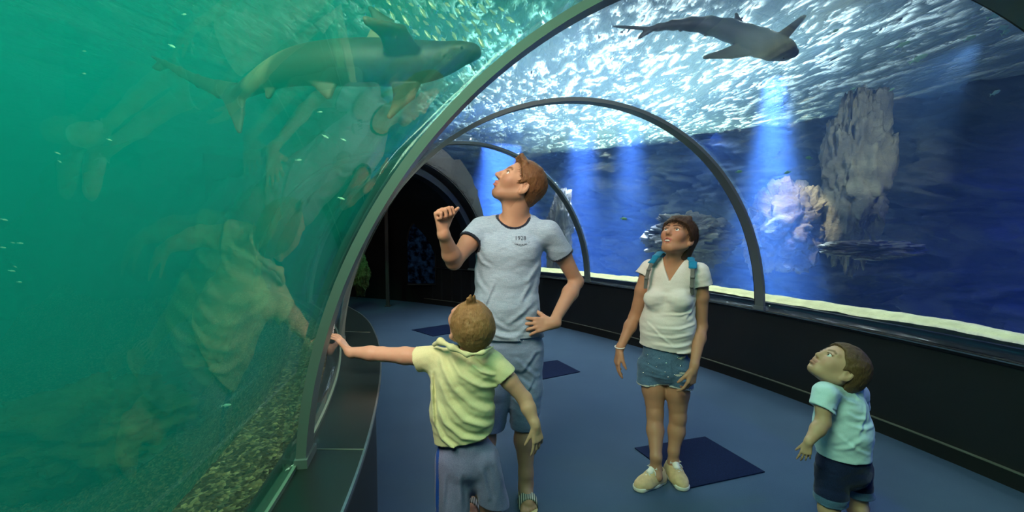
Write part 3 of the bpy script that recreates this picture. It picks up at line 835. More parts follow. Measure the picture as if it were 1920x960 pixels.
def foot(S, ankle, d, sc=1.0, k=.02, toes=True):
    """bare foot; ankle joint about .08*sc over the sole"""
    a = np.array(ankle, float); d = nrm((d[0], d[1], 0)); t = np.array((-d[1], d[0], 0)); up = np.array((0,0,1.)); z0 = a[2]-.080*sc
    q = lambda x, y, z: np.array((a[0], a[1], z0))+(d*x+t*y+up*z)*sc
    S.cap(a, q(-.035,0,.035), .036*sc, .032*sc, .02*sc)
    S.cap(q(-.03,0,.030), q(.10,0,.024), .030*sc, .024*sc, .02*sc, flat=t, ff=1.25)
    S.cap(q(0,0,.06), q(.10,0,.026), .036*sc, .022*sc, .02*sc)
    if toes:
        for i, y in enumerate((-.030,-.013,.003,.017,.030)):
            S.cap(q(.10,y*.9,.016), q(.150-.006*abs(i-1)-.004*i,y*1.15,.012), .0135*sc, (.0130,.010,.0095,.009,.0085)[i]*sc, .008*sc)

def strands(H, n, keep, length, r0, lift=.25, swirl=(0,0,-1), seed=1, rad=(.100,.080,.090), cen=(-.012,0,.030), off=.006):
    """small tapered tufts lying on the crown, in the hair colour"""
    rg = np.random.default_rng(seed); V = []; Fc = []
    c = 0
    while c < n:
        q = rg.normal(size=3); q /= np.linalg.norm(q)
        lf, lr, lu = cen[0]+q[0]*(rad[0]+off), cen[1]+q[1]*(rad[1]+off), cen[2]+q[2]*(rad[2]+off)
        if not keep(lf, lr, lu): continue
        c += 1
        nv = nrm(H.f*q[0]/rad[0]+H.r*q[1]/rad[1]+H.u*q[2]/rad[2])
        sw = H.f*swirl[0]+H.r*swirl[1]+H.u*swirl[2]+rg.normal(size=3)*.35
        tg = nrm(sw-nv*(sw@nv)); p = H.w(lf, lr, lu)-nv*.004*H.s; L = length*H.s*rg.uniform(.7, 1.3)
        side = np.cross(nv, tg); r = r0*H.s
        pts = [p, p+(tg*.5+nv*lift*.6)*L, p+(tg*1.0+nv*lift*.75)*L]; rr = [r, r*.8, r*.08]
        b = len(V)
        for j, (pp, ri) in enumerate(zip(pts, rr)):
            for a in range(4):
                an = PI/2*a; V.append(pp+(side*math.cos(an)*1.1+nv*math.sin(an)*.7)*ri)
        for j in range(2):
            for a in range(4): Fc.append((b+j*4+a, b+j*4+(a+1)%4, b+(j+1)*4+(a+1)%4, b+(j+1)*4+a))
        Fc.append((b+8, b+9, b+10, b+11))
    return V, Fc
def hair(H, S, mat, parent, keep_line, tufts, name='hair', smooth_it=1, label=None):
    V, Q = S.polys(); tv, tf = tufts
    o = mesh_obj(name, np.concatenate([V, np.array(tv)]), np.concatenate([Q, np.array(tf)+len(V)]) if len(tf) else Q, mat, parent, True)
    if label: o['label'] = label
    return o
def fold(S, pts, w=.012, depth=.008, side=None, y0=None):
    """soft cloth crease along a line given in the x-z plane, on the side of the cloth that faces -y of y0"""
    pts = [np.array(p, float) for p in pts]; P2 = np.array([[p[0], p[2]] for p in pts])
    y0 = np.mean([p[1] for p in pts])+.03 if y0 is None else y0
    m = 3*w
    sl, X = S.reg((P2[:,0].min()-m, y0-.25, P2[:,1].min()-m), (P2[:,0].max()+m, y0, P2[:,1].max()+m))
    if sl is None: return
    x = X[0]; z = X[2]; best = np.full(np.broadcast_shapes(x.shape, z.shape), 9., dtype=np.float32); sg = best*0; tt = best*0
    n = len(P2)-1
    for i in range(n):
        a, b = P2[i], P2[i+1]; ab = b-a; L = ab@ab+1e-9
        h = np.clip(((x-a[0])*ab[0]+(z-a[1])*ab[1])/L, 0, 1)
        dx, dz = x-a[0]-h*ab[0], z-a[1]-h*ab[1]; d = np.sqrt(dx*dx+dz*dz)
        cr = (dx*ab[1]-dz*ab[0])/math.sqrt(L); q = d < best
        best = np.where(q, d, best); sg = np.where(q, cr, sg); tt = np.where(q, (i+h)/n, tt)
    env = np.clip(np.sin(PI*np.clip(tt, 0, 1)), 0, 1)**.6
    prof = np.exp(-(best/w)**2)-.65*np.exp(-((sg+1.7*w)/(1.1*w))**2)*(best < 3.2*w)
    S.D[sl] -= (depth*env*prof).astype(np.float32)

# ================================================================== the family
V3 = lambda *a: np.array(a, float)
def short_hair(H, base_mat, parent, res, line, thick=.010, noise_amp=.006, tuft_n=900, tlen=.022, tr=.0022, lift=.3, swirl=(0,0,-1), seed=3, rad=(.100,.080,.090), extra=None, keep_extra=None, label=None):
    z = H.s; lf, lu = line
    g = lambda f, r, u: u > np.interp(f, lf, lu)
    S = Sculpt(*bbox([H.w(0,0,.02)], .17*z), res)
    ax = H.ax(); E = lambda c, r: S.ell(H.w(*c), (np.array(r)+thick)*z, ax, .01*z)
    E((-.012,0,.030), (rad[0], rad[1]-.001, rad[2]-.001)); E((-.045,0,-.02), (.058,.056,.055))
    if extra: extra(S, H)
    def cl(p):
        f, r, u = H.loc(p)
        return (np.interp(f, lf, lu)-u)*.8*z
    S.clip(cl)
    q = lambda p: (vnoise(np.stack([*[((p-H.c)@a)/z for a in (H.f, H.r)], ((p-H.c)@H.u)/z*.5], -1)*90, seed)-.5)*noise_amp*.5*z
    S.narrow(lambda p: q(p)+(fbm((p-H.c)*30/z, 3, seed)-.5)*noise_amp*.9*z)
    # hollow so it sits on the skull
    tv = strands(H, int(tuft_n*2.6), lambda f, r, u: u > np.interp(f, lf, lu)+.004 and (keep_extra is None or keep_extra(f, r, u)), tlen, tr*.52, lift*.6, swirl, seed, rad, (-.012,0,.030), thick-.004)
    return hair(H, S, base_mat, parent, g, tv, 'hair', 1, label)
LINE_M = ([-.13,-.09,-.06,-.035,-.020,.005,.022,.030,.052,.072,.10], [-.070,-.068,-.055,-.038,.010,.016,-.010,.022,.052,.082,.10])
SK_M = (.48,.285,.18); SK_W = (.47,.25,.145); SK_B = (.60,.36,.24); SK_T = (.60,.34,.22)

M_hair_m = hair_mat('ginger_brown_hair', (.06,.028,.012), (.16,.078,.030), (.30,.16,.065))
M_hair_w = hair_mat('dark_brown_hair', (.018,.010,.006), (.055,.028,.015), (.13,.075,.038))
M_hair_b = hair_mat('blond_hair', (.13,.075,.026), (.28,.17,.065), (.46,.31,.14))
M_hair_t = hair_mat('light_brown_hair', (.06,.030,.014), (.15,.078,.034), (.30,.17,.075))
M_tee_m = cloth_mat('heather_blue_cotton', lin(140,168,190), lin(178,200,214), (260,260,260), heather=.42)
M_trim = cloth_mat('navy_rib_knit', lin(22,30,44), lin(34,44,60))
M_short_m = cloth_mat('pale_blue_cotton', lin(112,138,168), lin(142,166,192), (280,280,280), heather=.3)
M_tee_w = cloth_mat('white_cotton', lin(214,210,204), lin(232,230,224), (300,300,300))
M_denim = cloth_mat('light_denim', lin(62,96,130), lin(112,146,172), (500,500,160), big=.55)
M_fray = cloth_mat('frayed_cotton', lin(190,196,190), lin(215,218,208))
M_tee_b = cloth_mat('pale_lime_cotton', lin(208,214,160), lin(224,228,180), (300,300,300))
M_short_b = cloth_mat('lilac_grey_jersey', lin(112,118,160), lin(146,150,190), (300,300,300), heather=.15)
M_stripe = cloth_mat('royal_blue_stripe', lin(20,70,170), lin(28,84,186))
M_tee_t = cloth_mat('pale_blue_white_cotton', lin(196,218,228), lin(212,230,238), (300,300,300))
M_navy = cloth_mat('dark_denim', lin(18,24,52), lin(38,46,86), (500,500,160), big=.4)
M_suede = pbr('beige_suede', lin(200,172,128), .8, noise=(40,.12), bump=(200,.2,.001))
M_sole = pbr('white_rubber', lin(222,218,205), .5)
M_lace = pbr('white_lace', lin(230,226,215), .8)
M_inside = pbr('shoe_lining', lin(150,130,105), .9)

# ---------------------------------------------------------------- the man
def build_man():
    Yt = 2.46
    fl = floor_at(986, 934); fr = floor_at(894, 940)
    root = empty('person', (P(955, 700, Yt)[0], Yt, 0))
    tag(root, 'tall person with ginger hair in heather blue t-shirt, fist raised, hand on hip', 'person')
    X = V3(1,0,0)
    H = Head(P(975, 347, 2.45), (-.77,-.25,.60), (.58,.1,.78), 1.14)
    nb = V3(*P(962, 412, 2.50)); sR = V3(*P(901, 428, 2.46)); sL = V3(*P(1031, 434, 2.48))
    eR = V3(*P(851, 491, 2.30)); wR = V3(*P(831, 437, 2.16))
    eL = V3(*P(1081, 528, 2.58)); wL = V3(*P(1037, 606, 2.38))
    ch = V3(*P(953, 480, 2.47)); wa = V3(*P(949, 575, 2.46)); pe = V3(*P(962, 640, 2.47))
    hL = V3(*P(986, 655, 2.47)); kL = V3(*P(984, 782, 2.46)); aL = V3(fl[0], fl[1], .088)
    hR = V3(*P(941, 655, 2.47)); kR = V3(*P(916, 785, 2.44)); aR = V3(fr[0], fr[1], .088)
    allp = [H.c, wR, eL, aL, aR, sL, eR, aL+V3(0,-.2,0), V3(*P(826,398,2.1))]
    S = Sculpt(*bbox(allp, .17), .004)
    S.cap(ch, wa, .112, .100, .05, flat=X, ff=1.38); S.cap(wa, pe, .098, .096, .05, flat=X, ff=1.25)
    S.cap(sR+V3(.05,0,-.02), sL+V3(-.05,0,-.02), .062, .062, .05)
    S.cap(nb+V3(-.09,.01,-.02), nb+V3(.09,.01,-.02), .045, .045, .04)
    S.cap(nb+V3(0,.01,-.04), H.w(-.030,0,-.045), .071, .066, .04)
    S.cap(nb+V3(-.01,-.055,-.01), H.w(.02,0,-.075), .030, .034, .04)
    for s_, e_, w_ in ((sR, eR, wR), (sL, eL, wL)):
        S.chain([s_, s_+(e_-s_)*.45, e_], [.050,.048,.038], .02)
        S.chain([e_, e_+(w_-e_)*.28, w_], [.038,.043,.0265], .02)
    S.chain([hL, hL+(kL-hL)*.5, kL, kL+(aL-kL)*.35, aL+V3(0,0,.05), aL], [.085,.078,.056,.057,.036,.037], .03)
    S.chain([hR, hR+(kR-hR)*.5, kR, kR+(aR-kR)*.35, aR+V3(0,0,.05), aR], [.085,.078,.056,.057,.036,.037], .03)
    foot(S, aL, (.10,-1), 1.02); foot(S, aR, (-.25,-1), 1.02)
    hand(S, wR+V3(0,0,.01), (-.10,-.12,1), (.75,-.55,.1), (.6,.6,0), 1.02, (1.35,1.4,1.45,1.5), (.55,2.3), spread=.05, bends=(1,1.15,.8))
    tips, _ = hand(S, wL, (-1,-.30,-.05), (-.15,.75,-.25), (0,.1,1), 1.02, (.22,.35,.45,.55), (.9,.4), spread=.20)
    H.sculpt(S)
    stub = (.26,.145,.085)
    S.build('body', M_skin, root, H.paints((.44,.17,.13), (.17,.09,.04), stub), SK_M)
    H.eyes(root, look=(.1,.25))
    def quiff(S, H):
        for r in np.linspace(-.05,.05,6): S.cap(H.w(.050,r,.100-abs(r)*.3), H.w(.078,r*.8,.118-abs(r)*.5), .014*H.s, .010*H.s, .01)
    short_hair(H, M_hair_m, root, .003, LINE_M, .009, .007, 1300, .024, .0024, .35, (.3,0,-.6), 3, extra=quiff)
    # t-shirt
    S = Sculpt(*bbox([sR, sL, pe, V3(*P(868,455,2.4)), V3(*P(1060,480,2.5))], .16), .004)
    S.cap(ch, wa, .126, .119, .05, flat=X, ff=1.42); S.cap(wa, pe+V3(0,0,-.01), .119, .131, .05, flat=X, ff=1.36)
    S.cap(sR+V3(.055,0,-.02), sL+V3(-.055,0,-.02), .075, .075, .05)
    S.cap(nb+V3(-.09,.01,-.03), nb+V3(.09,.01,-.03), .060, .060, .04)
    cR = sR+(eR-sR)*.44; cL = sL+(eL-sL)*.46
    dR = nrm(eR-sR); dL = nrm(eL-sL)
    S.cap(sR+V3(.01,0,-.005), cR+dR*.04, .070, .067, .025, ends=[(cR, dR)]); S.cap(sL+V3(-.01,0,-.005), cL+dL*.04, .070, .064, .025, ends=[(cL, dL)])
    S.ell(ch+V3(-.07,-.075,.04), (.075,.045,.07), None, .05); S.ell(ch+V3(.07,-.070,.04), (.075,.045,.07), None, .05)
    fr_ = lambda x, y, d=.135: V3(*P(x, y, Yt-d))
    for a, b, r in (((905,600),(975,628),.012),((900,560),(960,615),.010),((1000,560),(950,600),.011),((1004,590),(965,622),.012),((890,500),(915,545),.010),((1012,490),(985,530),.012),((1000,520),(975,560),.010),((895,470),(925,500),.009),((910,615),(1000,618),.010),((930,520),(905,590),.008)):
        fold(S, [fr_(*a, 0), fr_((a[0]+b[0])/2-4, (a[1]+b[1])/2+5, 0), fr_(*b, 0)], r*1.1, .0065, y0=Yt)
    S.narrow(lambda p: (fbm(p*np.array((9,9,16)), 3, 4)-.5)*.012+(fbm(p*np.array((26,26,40)), 2, 6)-.5)*.003)
    S.cap(cR-dR*.05, cR+dR*.05, .060, .060, 0, True, ends=[(cR-dR*.02, -dR), (cR+dR*.01, dR)]); S.cap(cL-dL*.05, cL+dL*.05, .057, .057, 0, True, ends=[(cL-dL*.02, -dL), (cL+dL*.01, dL)])
    hem = V3(*P(962, 639, Yt-.1)); S.cut(hem, (0,0,-1))
    S.cap(hem+V3(0,.1,-.2), hem+V3(0,.1,.1), .118, .118, 0, True, flat=X, ff=1.36, ends=[(hem+V3(0,0,.012), (0,0,1))])
    nh = nb+V3(.0,-.012,.0); S.cap(nh+V3(0,-.025,.012), nh+V3(0,.0,.2), .077, .085, .006, True)
    nc = nh+V3(0,-.025,.012)
    def mi(c):
        a = np.abs((c-cR)@dR) < .013; a &= np.linalg.norm(c-cR, axis=1) < .073
        b = np.abs((c-cL)@dL) < .013; b &= np.linalg.norm(c-cL, axis=1) < .073
        q = c-nc; rad = np.sqrt(q[:,0]**2+q[:,1]**2+np.minimum(q[:,2],0)**2)
        n_ = (rad < .094) & (q[:,2] > -.12)
        return (a | b | n_).astype(int)
    sh = S.build('t_shirt', [M_tee_m, M_trim], root, smooth_it=2, midx_fn=mi)
    # small chest print, laid on the cloth
    bpy.context.view_layer.update()
    def txt(s, size, x, y, arc=0):
        cu = bpy.data.curves.new('print', 'FONT'); cu.body = s; cu.size = size; cu.align_x = 'CENTER'; cu.extrude = .0004; cu.resolution_u = 3
        ob = bpy.data.objects.new('print', cu); COL.objects.link(ob); bpy.context.view_layer.update()
        me = bpy.data.meshes.new_from_object(ob.evaluated_get(bpy.context.evaluated_depsgraph_get()))
        vs = np.array([v.co[:] for v in me.vertices]); fs = [list(p.vertices) for p in me.polygons]
        bpy.data.objects.remove(ob); c0 = V3(*P(x, y, 2.2)); out = []
        for v in vs:
            if arc: v = V3(v[0], v[1]+arc*v[0]**2, v[2])
            o_ = Vector(c0+V3(v[0], 0, v[1]))-Vector(root.location)
            hit, loc, n_, _ = sh.ray_cast(o_, Vector((0,1,0)))
            yy = loc[1]+root.location[1] if hit else 2.33
            out.append((c0[0]+v[0], yy-.0015-v[2], c0[2]+v[1]))
        return out, fs
    mb = MB()
    for args in (('1928', .030, 977, 452), ('~ ORIGINAL ~', .0145, 978, 464, 9)):
        v_, f_ = txt(*args); mb.add(v_, f_)
    mb.build('chest_print', M_trim, root)
    # shorts
    S = Sculpt(*bbox([hR, hL, kL, kR], .19), .004)
    S.cap(pe+V3(0,0,.05), pe+V3(0,0,-.08), .117, .120, .04, flat=X, ff=1.32)
    lh = kL+V3(0,0,-.055); rh = kR+V3(0,0,-.055)
    S.chain([hL, hL+(lh-hL)*.5, lh+V3(0,0,-.04)], [.098,.092,.078], .025); S.chain([hR, hR+(rh-hR)*.5, rh+V3(0,0,-.04)], [.098,.092,.080], .025)
    for a, b, r in (((965,660),(1005,700),.010),((958,690),(1000,720),.010),((960,740),(1000,760),.009),((1005,650),(975,690),.010),((930,650),(955,700),.010),((1000,700),(975,745),.008)):
        fold(S, [V3(*P(*a, Yt)), V3(*P(*b, Yt))], r, .006, y0=Yt)
    S.narrow(lambda p: (fbm(p*np.array((10,10,22)), 3, 14)-.5)*.012)
    S.cut(lh, (0,0,-1)); S.cap(lh+V3(0,0,.1), lh+V3(0,0,-.1), .068, .068, 0, True, ends=[(lh+V3(0,0,.02), (0,0,1))]); S.cap(rh+V3(0,0,.1), rh+V3(0,0,-.1), .070, .070, 0, True, ends=[(rh+V3(0,0,.02), (0,0,1))])
    S.cut(hem+V3(0,0,.02), (0,0,1))
    S.build('shorts', M_short_m, root, smooth_it=2)
    sandals(aL, (.10,-1), root, M_sandal, M_band); sandals(aR, (-.25,-1), root, M_sandal, M_band)
    return root
M_sandal = pbr('cream_slide_sole', lin(205,190,140), .6)
m = NT('striped_strap'); v = m.coords()
wv = m.n('ShaderNodeTexWave', Vector=v, Scale=28, Distortion=.5).outputs['Fac']
b = m.n('ShaderNodeBsdfPrincipled', Base__Color=m.ramp(wv, [(.45, lin(60,72,74)), (.55, lin(190,192,180))]), Roughness=.7); M_band = m.surf(b.outputs[0])
def sandals(ankle, d, parent, m1, m2, sc=1.05):
    a = np.array(ankle); d = nrm((d[0], d[1], 0)); t = V3(-d[1], d[0], 0)
    q = lambda x, y, z: V3(a[0], a[1], 0)+(d*x+t*y)*sc+V3(0,0,z)
    S = Sculpt(*bbox([q(-.1,0,0), q(.2,0,.1)], .08), .0035)
    S.cap(q(-.035,0,.013), q(.115,0,.013), .038, .046, .02, flat=V3(0,0,1), ff=1)
    S.cut(q(0,0,.016), (0,0,1)); S.cut(q(0,0,.001), (0,0,-1))
    s_ = S.build('slide_sole', m1, parent)
    S = Sculpt(*bbox([q(.04,0,0), q(.12,0,.1)], .08), .0035)
    S.cap(q(.035,0,.022), q(.125,0,.012), .054, .050, .01); S.cap(q(.0,0,.018), q(.16,0,.008), .047, .043, 0, True)
    S.cut(q(.052,0,.05), -d); S.cut(q(.105,0,.05), d); S.cut(q(0,0,.004), (0,0,-1))
    S.build('strap', m2, parent)

# ---------------------------------------------------------------- the woman
def sneaker(c, d, parent, sc=.92):
    """heel-to-toe direction d, c = point on the floor under the ankle"""
    d = nrm((d[0], d[1], 0)); t = V3(-d[1], d[0], 0); c = V3(c[0], c[1], 0)
    q = lambda x, y, z: c+(d*x+t*y)*sc+V3(0,0,z*sc)
    root = empty('shoe', tuple(c)); root.parent = None
    root.location = V3(*c)-V3(*parent.location); root.parent = parent
    bb = bbox([q(-.09,0,0), q(.20,0,.12)], .06)
    S = Sculpt(*bb, .003)
    S.cap(q(-.032,0,.045), q(.03,0,.050), .036, .036, .02); S.cap(q(-.030,0,.020), q(.10,0,.020), .038, .040, .03, flat=t, ff=1.12)
    S.cap(q(.0,0,.070), q(.10,0,.036), .032, .026, .03, flat=t, ff=1.15); S.cap(q(.09,0,.022), q(.142,0,.018), .040, .030, .02, flat=t, ff=1.15)
    S.cap(q(-.048,0,.072), q(-.020,0,.080), .018, .026, .02)
    S.cut(q(0,0,.018), (0,0,-1)); S.cap(q(-.018,0,.075), q(-.012,0,.16), .029, .036, .004, True)
    S.ell(q(.135,0,.038), (.02,.035,.012), (d,t,V3(0,0,1)), .01)
    S.build('upper', M_suede, root)
    S = Sculpt(*bb, .003)
    S.cap(q(-.034,0,.014), q(.03,0,.014), .042, .037, .02, flat=t, ff=1); S.cap(q(.03,0,.014), q(.135,0,.014), .038, .038, .03, flat=t, ff=1.12)
    S.cut(q(0,0,.026), (0,0,1)); S.cut(q(0,0,.001), (0,0,-1)); S.build('sole', M_sole, root)
    mb = MB()
    for i in range(5):
        x = .030+.017*i; zz = .113-.0118*i
        mb.tube([q(x,-.022,zz-.014), q(x+.004,0,zz), q(x+.008,.022,zz-.014)], .0042, 8)
        mb.tube([q(x+.008,-.022,zz-.017), q(x+.004,0,zz+.001), q(x,.022,zz-.014)], .0032, 8)
    mb.tube([q(.028,0,.104), q(.018,.020,.122), q(.030,.036,.112), q(.030,.004,.105)], .0032, 8)
    mb.tube([q(.028,0,.104), q(.020,-.022,.120), q(.034,-.036,.108), q(.030,-.004,.105)], .0032, 8)
    mb.tube([q(.028,0,.104), q(.040,.030,.098), q(.046,.042,.080)], .0028, 8)
    mb.build('laces', M_lace, root, smooth=True)
    mb = MB(); mb.tube([q(.012,-.014,.118), q(.030,-.012,.104), q(.05,-.010,.094)], .004, 8)
    S = Sculpt(*bb, .003); S.cap(q(.005,0,.110), q(.055,0,.085), .020, .018, .01, flat=t, ff=1.1); S.cap(q(-.01,0,.098), q(.06,0,.066), .024, .022, 0, True)
    S.build('tongue', M_lace, root)
    return root

def build_woman():
    Yt = 2.68
    root = empty('person', (P(1250, 700, Yt)[0], Yt, 0))
    tag(root, 'dark haired person in white v-neck top and studded denim shorts, smiling upwards', 'person')
    X = nrm((.88,-.47,0)); FW = nrm((-.47,-.88,0))
    H = Head(P(1271, 446, 2.66), (-.64,-.58,.50), (.38,.34,.86), 1.04, fem=.8)
    nb = V3(*P(1264, 492, 2.70)); sR = V3(*P(1216, 503, 2.75)); sL = V3(*P(1314, 510, 2.62))
    eR = V3(*P(1190, 594, 2.79)); wR = V3(*P(1162, 654, 2.72)); eL = V3(*P(1315, 612, 2.66)); wL = V3(*P(1301, 688, 2.53))
    ch = V3(*P(1259, 545, 2.70)); wa = V3(*P(1251, 610, 2.69)); pe = V3(*P(1246, 672, 2.70))
    gR = floor_at(1229, 906); gL = floor_at(1262, 893)
    hR = V3(*P(1224, 685, 2.73)); hL = V3(*P(1269, 690, 2.67)); kR = V3(*P(1228, 775, 2.68)); kL = V3(*P(1271, 782, 2.67))
    aR = V3(gR[0], gR[1], .085); aL = V3(gL[0], gL[1], .085)
    S = Sculpt(*bbox([H.c+V3(0,0,.02), P(1150,700,2.6), eL, wL, aR, aL, sR, V3(*P(1285,740,2.6))], .15), .004)
    S.cap(ch, wa, .096, .090, .05, flat=X, ff=1.28); S.cap(wa, pe, .090, .094, .05, flat=X, ff=1.25)
    S.cap(sR+X*.045+V3(0,0,-.02), sL-X*.045+V3(0,0,-.02), .042, .042, .05)
    S.cap(nb+V3(0,.015,-.03), H.w(-.030,0,-.045), .056, .052, .035); S.cap(nb+FW*.045+V3(0,0,-.02), H.w(.02,0,-.07), .026, .030, .04)
    S.cap(nb-X*.07+V3(0,0,-.015), nb+X*.07+V3(0,0,-.015), .036, .036, .04)
    S.ell(nb+FW*.028+V3(0,0,-.075), (.085,.048,.07), (X,FW,(0,0,1)), .04)
    for s_, e_, w_ in ((sR, eR, wR), (sL, eL, wL)):
        S.chain([s_, s_+(e_-s_)*.45, e_], [.043,.041,.033], .02); S.chain([e_, e_+(w_-e_)*.3, w_], [.033,.036,.0225], .02)
    for h_, k_, a_ in ((hR,kR,aR),(hL,kL,aL)):
        S.chain([h_, h_+(k_-h_)*.5, k_, k_+(a_-k_)*.32, a_+V3(0,0,.07), a_], [.078,.068,.047,.048,.031,.032], .02)
        S.ell(k_+V3(-.004,-.035,.0), (.03,.02,.034), None, .02)
        S.cap(a_, a_+V3(0,-.03,-.03), .032, .03)
    hand(S, wR+V3(0,0,-.005), (-.22,-.15,-1), (.85,.1,-.3), (0,-1,0), .90, (.25,.32,.4,.5), (.35,.4), spread=.10)
    tips, _ = hand(S, wL+V3(0,0,-.005), (-.25,-.15,-1), (-.55,.75,-.1), (-1,-.3,0), .92, (.35,.5,.6,.7), (.45,.4), spread=.12)
    H.sculpt(S, .010)
    S.build('body', M_skin, root, H.paints((.46,.12,.10), (.05,.028,.016)), SK_W)
    H.eyes(root, look=(.05,.2))
    # teeth
    S = Sculpt(*bbox([H.w(.085,0,-.065)], .03), .0022); S.ell(H.w(.0915,0,H.mu-.0045), np.array((.009,.0165,.0052))*H.s, H.ax(), 0); S.build('teeth', M_teeth, root)
    LW = ([-.13,-.09,-.06,-.035,-.020,.005,.022,.035,.055,.075,.10], [-.12,-.13,-.125,-.10,-.030,.0,.005,.018,.045,.050,.062])
    def bun(S, H):
        S.ell(H.w(-.045,0,.0), np.array((.075,.078,.085))*H.s, H.ax(), .02)
        S.ell(H.w(-.060,0,-.075), np.array((.045,.055,.040))*H.s, H.ax(), .02); S.ell(H.w(-.080,.02,-.045), np.array((.035,.04,.04))*H.s, H.ax(), .015)
        for r in (-.055,-.035,-.012,.012,.035,.055): S.cap(H.w(.03,r*.9,.108), H.w(.089-abs(r)*.42,r*1.05,.052), .016*H.s, .0085*H.s, .012)
    short_hair(H, M_hair_w, root, .003, LW, .013, .007, 1500, .038, .0026, .16, (.1,0,-1), 5, rad=(.102,.082,.092), extra=bun)
    # top
    S = Sculpt(*bbox([sR, sL, pe], .17), .004)
    S.cap(ch, wa, .112, .112, .05, flat=X, ff=1.30); S.cap(wa, pe+V3(0,0,-.0), .112, .124, .05, flat=X, ff=1.28)
    S.cap(sR+X*.045+V3(0,0,-.02), sL-X*.045+V3(0,0,-.02), .062, .062, .05); S.cap(nb-X*.07+V3(0,0,-.02), nb+X*.07+V3(0,0,-.02), .050, .050, .04)
    for g in (-1,1): S.ell(V3(*P(1256, 558, 2.69))+X*g*.072+FW*.085, (.062,.050,.058), None, .035)
    cR = sR+(eR-sR)*.16+V3(-.012,0,0); cL = sL+(eL-sL)*.24
    dR = nrm(cR-sR+V3(-.02,0,-.01)); dL = nrm(V3(.18,0,-1)); dR = nrm(V3(-.55,0,-1))
    S.cap(sR+V3(.01,0,0), cR+dR*.03, .058, .060, .02, ends=[(cR, dR)]); S.cap(sL+V3(-.01,0,.0), cL+dL*.03, .058, .066, .02, ends=[(cL, dL)])
    fr_ = lambda x, y, d=.125: V3(*P(x, y, Yt-d))
    for a, b, r in (((1215,640),(1292,636),.011),((1205,625),(1290,618),.010),((1212,655),(1292,650),.010),((1222,610),(1296,600),.009),((1230,585),(1296,575),.008),((1296,560),(1270,590),.010),((1208,600),(1250,640),.008)):
        fold(S, [fr_(*a, 0), fr_((a[0]+b[0])/2, (a[1]+b[1])/2+4, 0), fr_(*b, 0)], r*.9, .006, y0=Yt)
    S.narrow(lambda p: (fbm(p*np.array((9,9,24)), 3, 24)-.5)*.012)
    S.cap(cR-dR*.05, cR+dR*.05, .051, .053, 0, True, ends=[(cR-dR*.02, -dR), (cR+dR*.01, dR)]); S.cap(cL-dL*.05, cL+dL*.05, .055, .060, 0, True, ends=[(cL-dL*.02, -dL), (cL+dL*.01, dL)])
    hem = V3(*P(1246, 660, Yt-.1)); S.cut(hem, nrm((-.10,0,-1))); hc = V3(pe[0], pe[1], hem[2]); S.ell(nb+FW*.050+V3(0,0,-.095), (.10,.056,.085), (X,FW,(0,0,1)), .04)
    S.cap(hc+V3(0,0,-.2), hc+V3(0,0,.1), .108, .108, 0, True, flat=X, ff=1.24, ends=[(hem+V3(0,0,.012), (-.1,0,1))])
    vb = V3(*P(1251, 531, 2.55)); S.cap(nb+V3(0,-.005,.02), nb+V3(0,.02,.2), .062, .075, .004, True)
    vx = (vb-nb)@X
    S.clip(lambda p: np.where((p-nb)@FW > 0, np.minimum((p[:,2]-vb[2])*.48, .066)-np.abs((p-nb)@X-vx*(1-(p[:,2]-vb[2])/(nb[2]-vb[2]))), -1)*.85, .06)
    S.build('top', M_tee_w, root, smooth_it=2)
    # shorts
    S = Sculpt(*bbox([hR, hL, pe, hR+V3(0,0,-.12), hL+V3(0,0,-.12)], .17), .004)
    S.cap(pe+V3(0,0,.06), pe+V3(0,0,-.05), .104, .116, .04, flat=X, ff=1.20)
    rh = V3(*P(1222, 716, 2.715)); lh = V3(*P(1271, 724, 2.67))
    S.cap(hR-X*.005, rh-X*.006+V3(0,0,-.04), .088, .082, .010); S.cap(hL+X*.005, lh+X*.008+V3(0,0,-.04), .088, .080, .010)
    for a, b, r in (((1200,680),(1235,690),.007),((1205,700),(1240,702),.007),((1255,680),(1290,690),.007),((1245,665),(1250,705),.006),((1258,705),(1292,708),.007)): fold(S, [V3(*P(*a, Yt)), V3(*P(*b, Yt))], r, .004, y0=Yt)
    S.narrow(lambda p: (fbm(p*np.array((14,14,26)), 3, 34)-.5)*.011+(fbm(p*60, 2, 35)-.5)*.003)
    S.cap(V3(*P(1246, 678, 2.55)), V3(*P(1247, 726, 2.57)), .004, .016, .014, True)
    for c_, rr in ((rh-X*.006,.073),(lh+X*.008,.070)):
        S.cap(c_+V3(0,0,.1), c_+V3(0,0,-.1), rr, rr, 0, True, ends=[(c_+V3(0,0,.015), (0,0,1))])
    S.clip(lambda p: np.where(p[:,0] < (rh[0]+lh[0])/2, rh[2], lh[2])-p[:,2]+(vnoise(p*150, 4)-.5)*.008+.012*np.sin((p[:,0]-rh[0])*18))
    S.cut(hem+V3(0,0,.03), (0,0,1))
    def mi(c):
        z0 = np.where(c[:,0] < (rh[0]+lh[0])/2, rh[2], lh[2])+.012*np.sin((c[:,0]-rh[0])*18)
        a = (c[:,2]-z0 < .010)
        for px, py in ((1283,702),(1287,674),(1275,706),(1290,703),(1281,675)):
            q = V3(*P(px, py, Yt-.12)); a |= ((c[:,0]-q[0])**2/.020**2+(c[:,2]-q[2])**2/.006**2 < 1) & (c[:,1] < Yt)
        return a.astype(int)
    sh = S.build('denim_shorts', [M_denim, M_fray], root, smooth_it=1, midx_fn=mi)
    # studs on the shorts
    bpy.context.view_layer.update()
    M_stud = pbr('steel_stud', (.85,.85,.82), .15, 1.0)
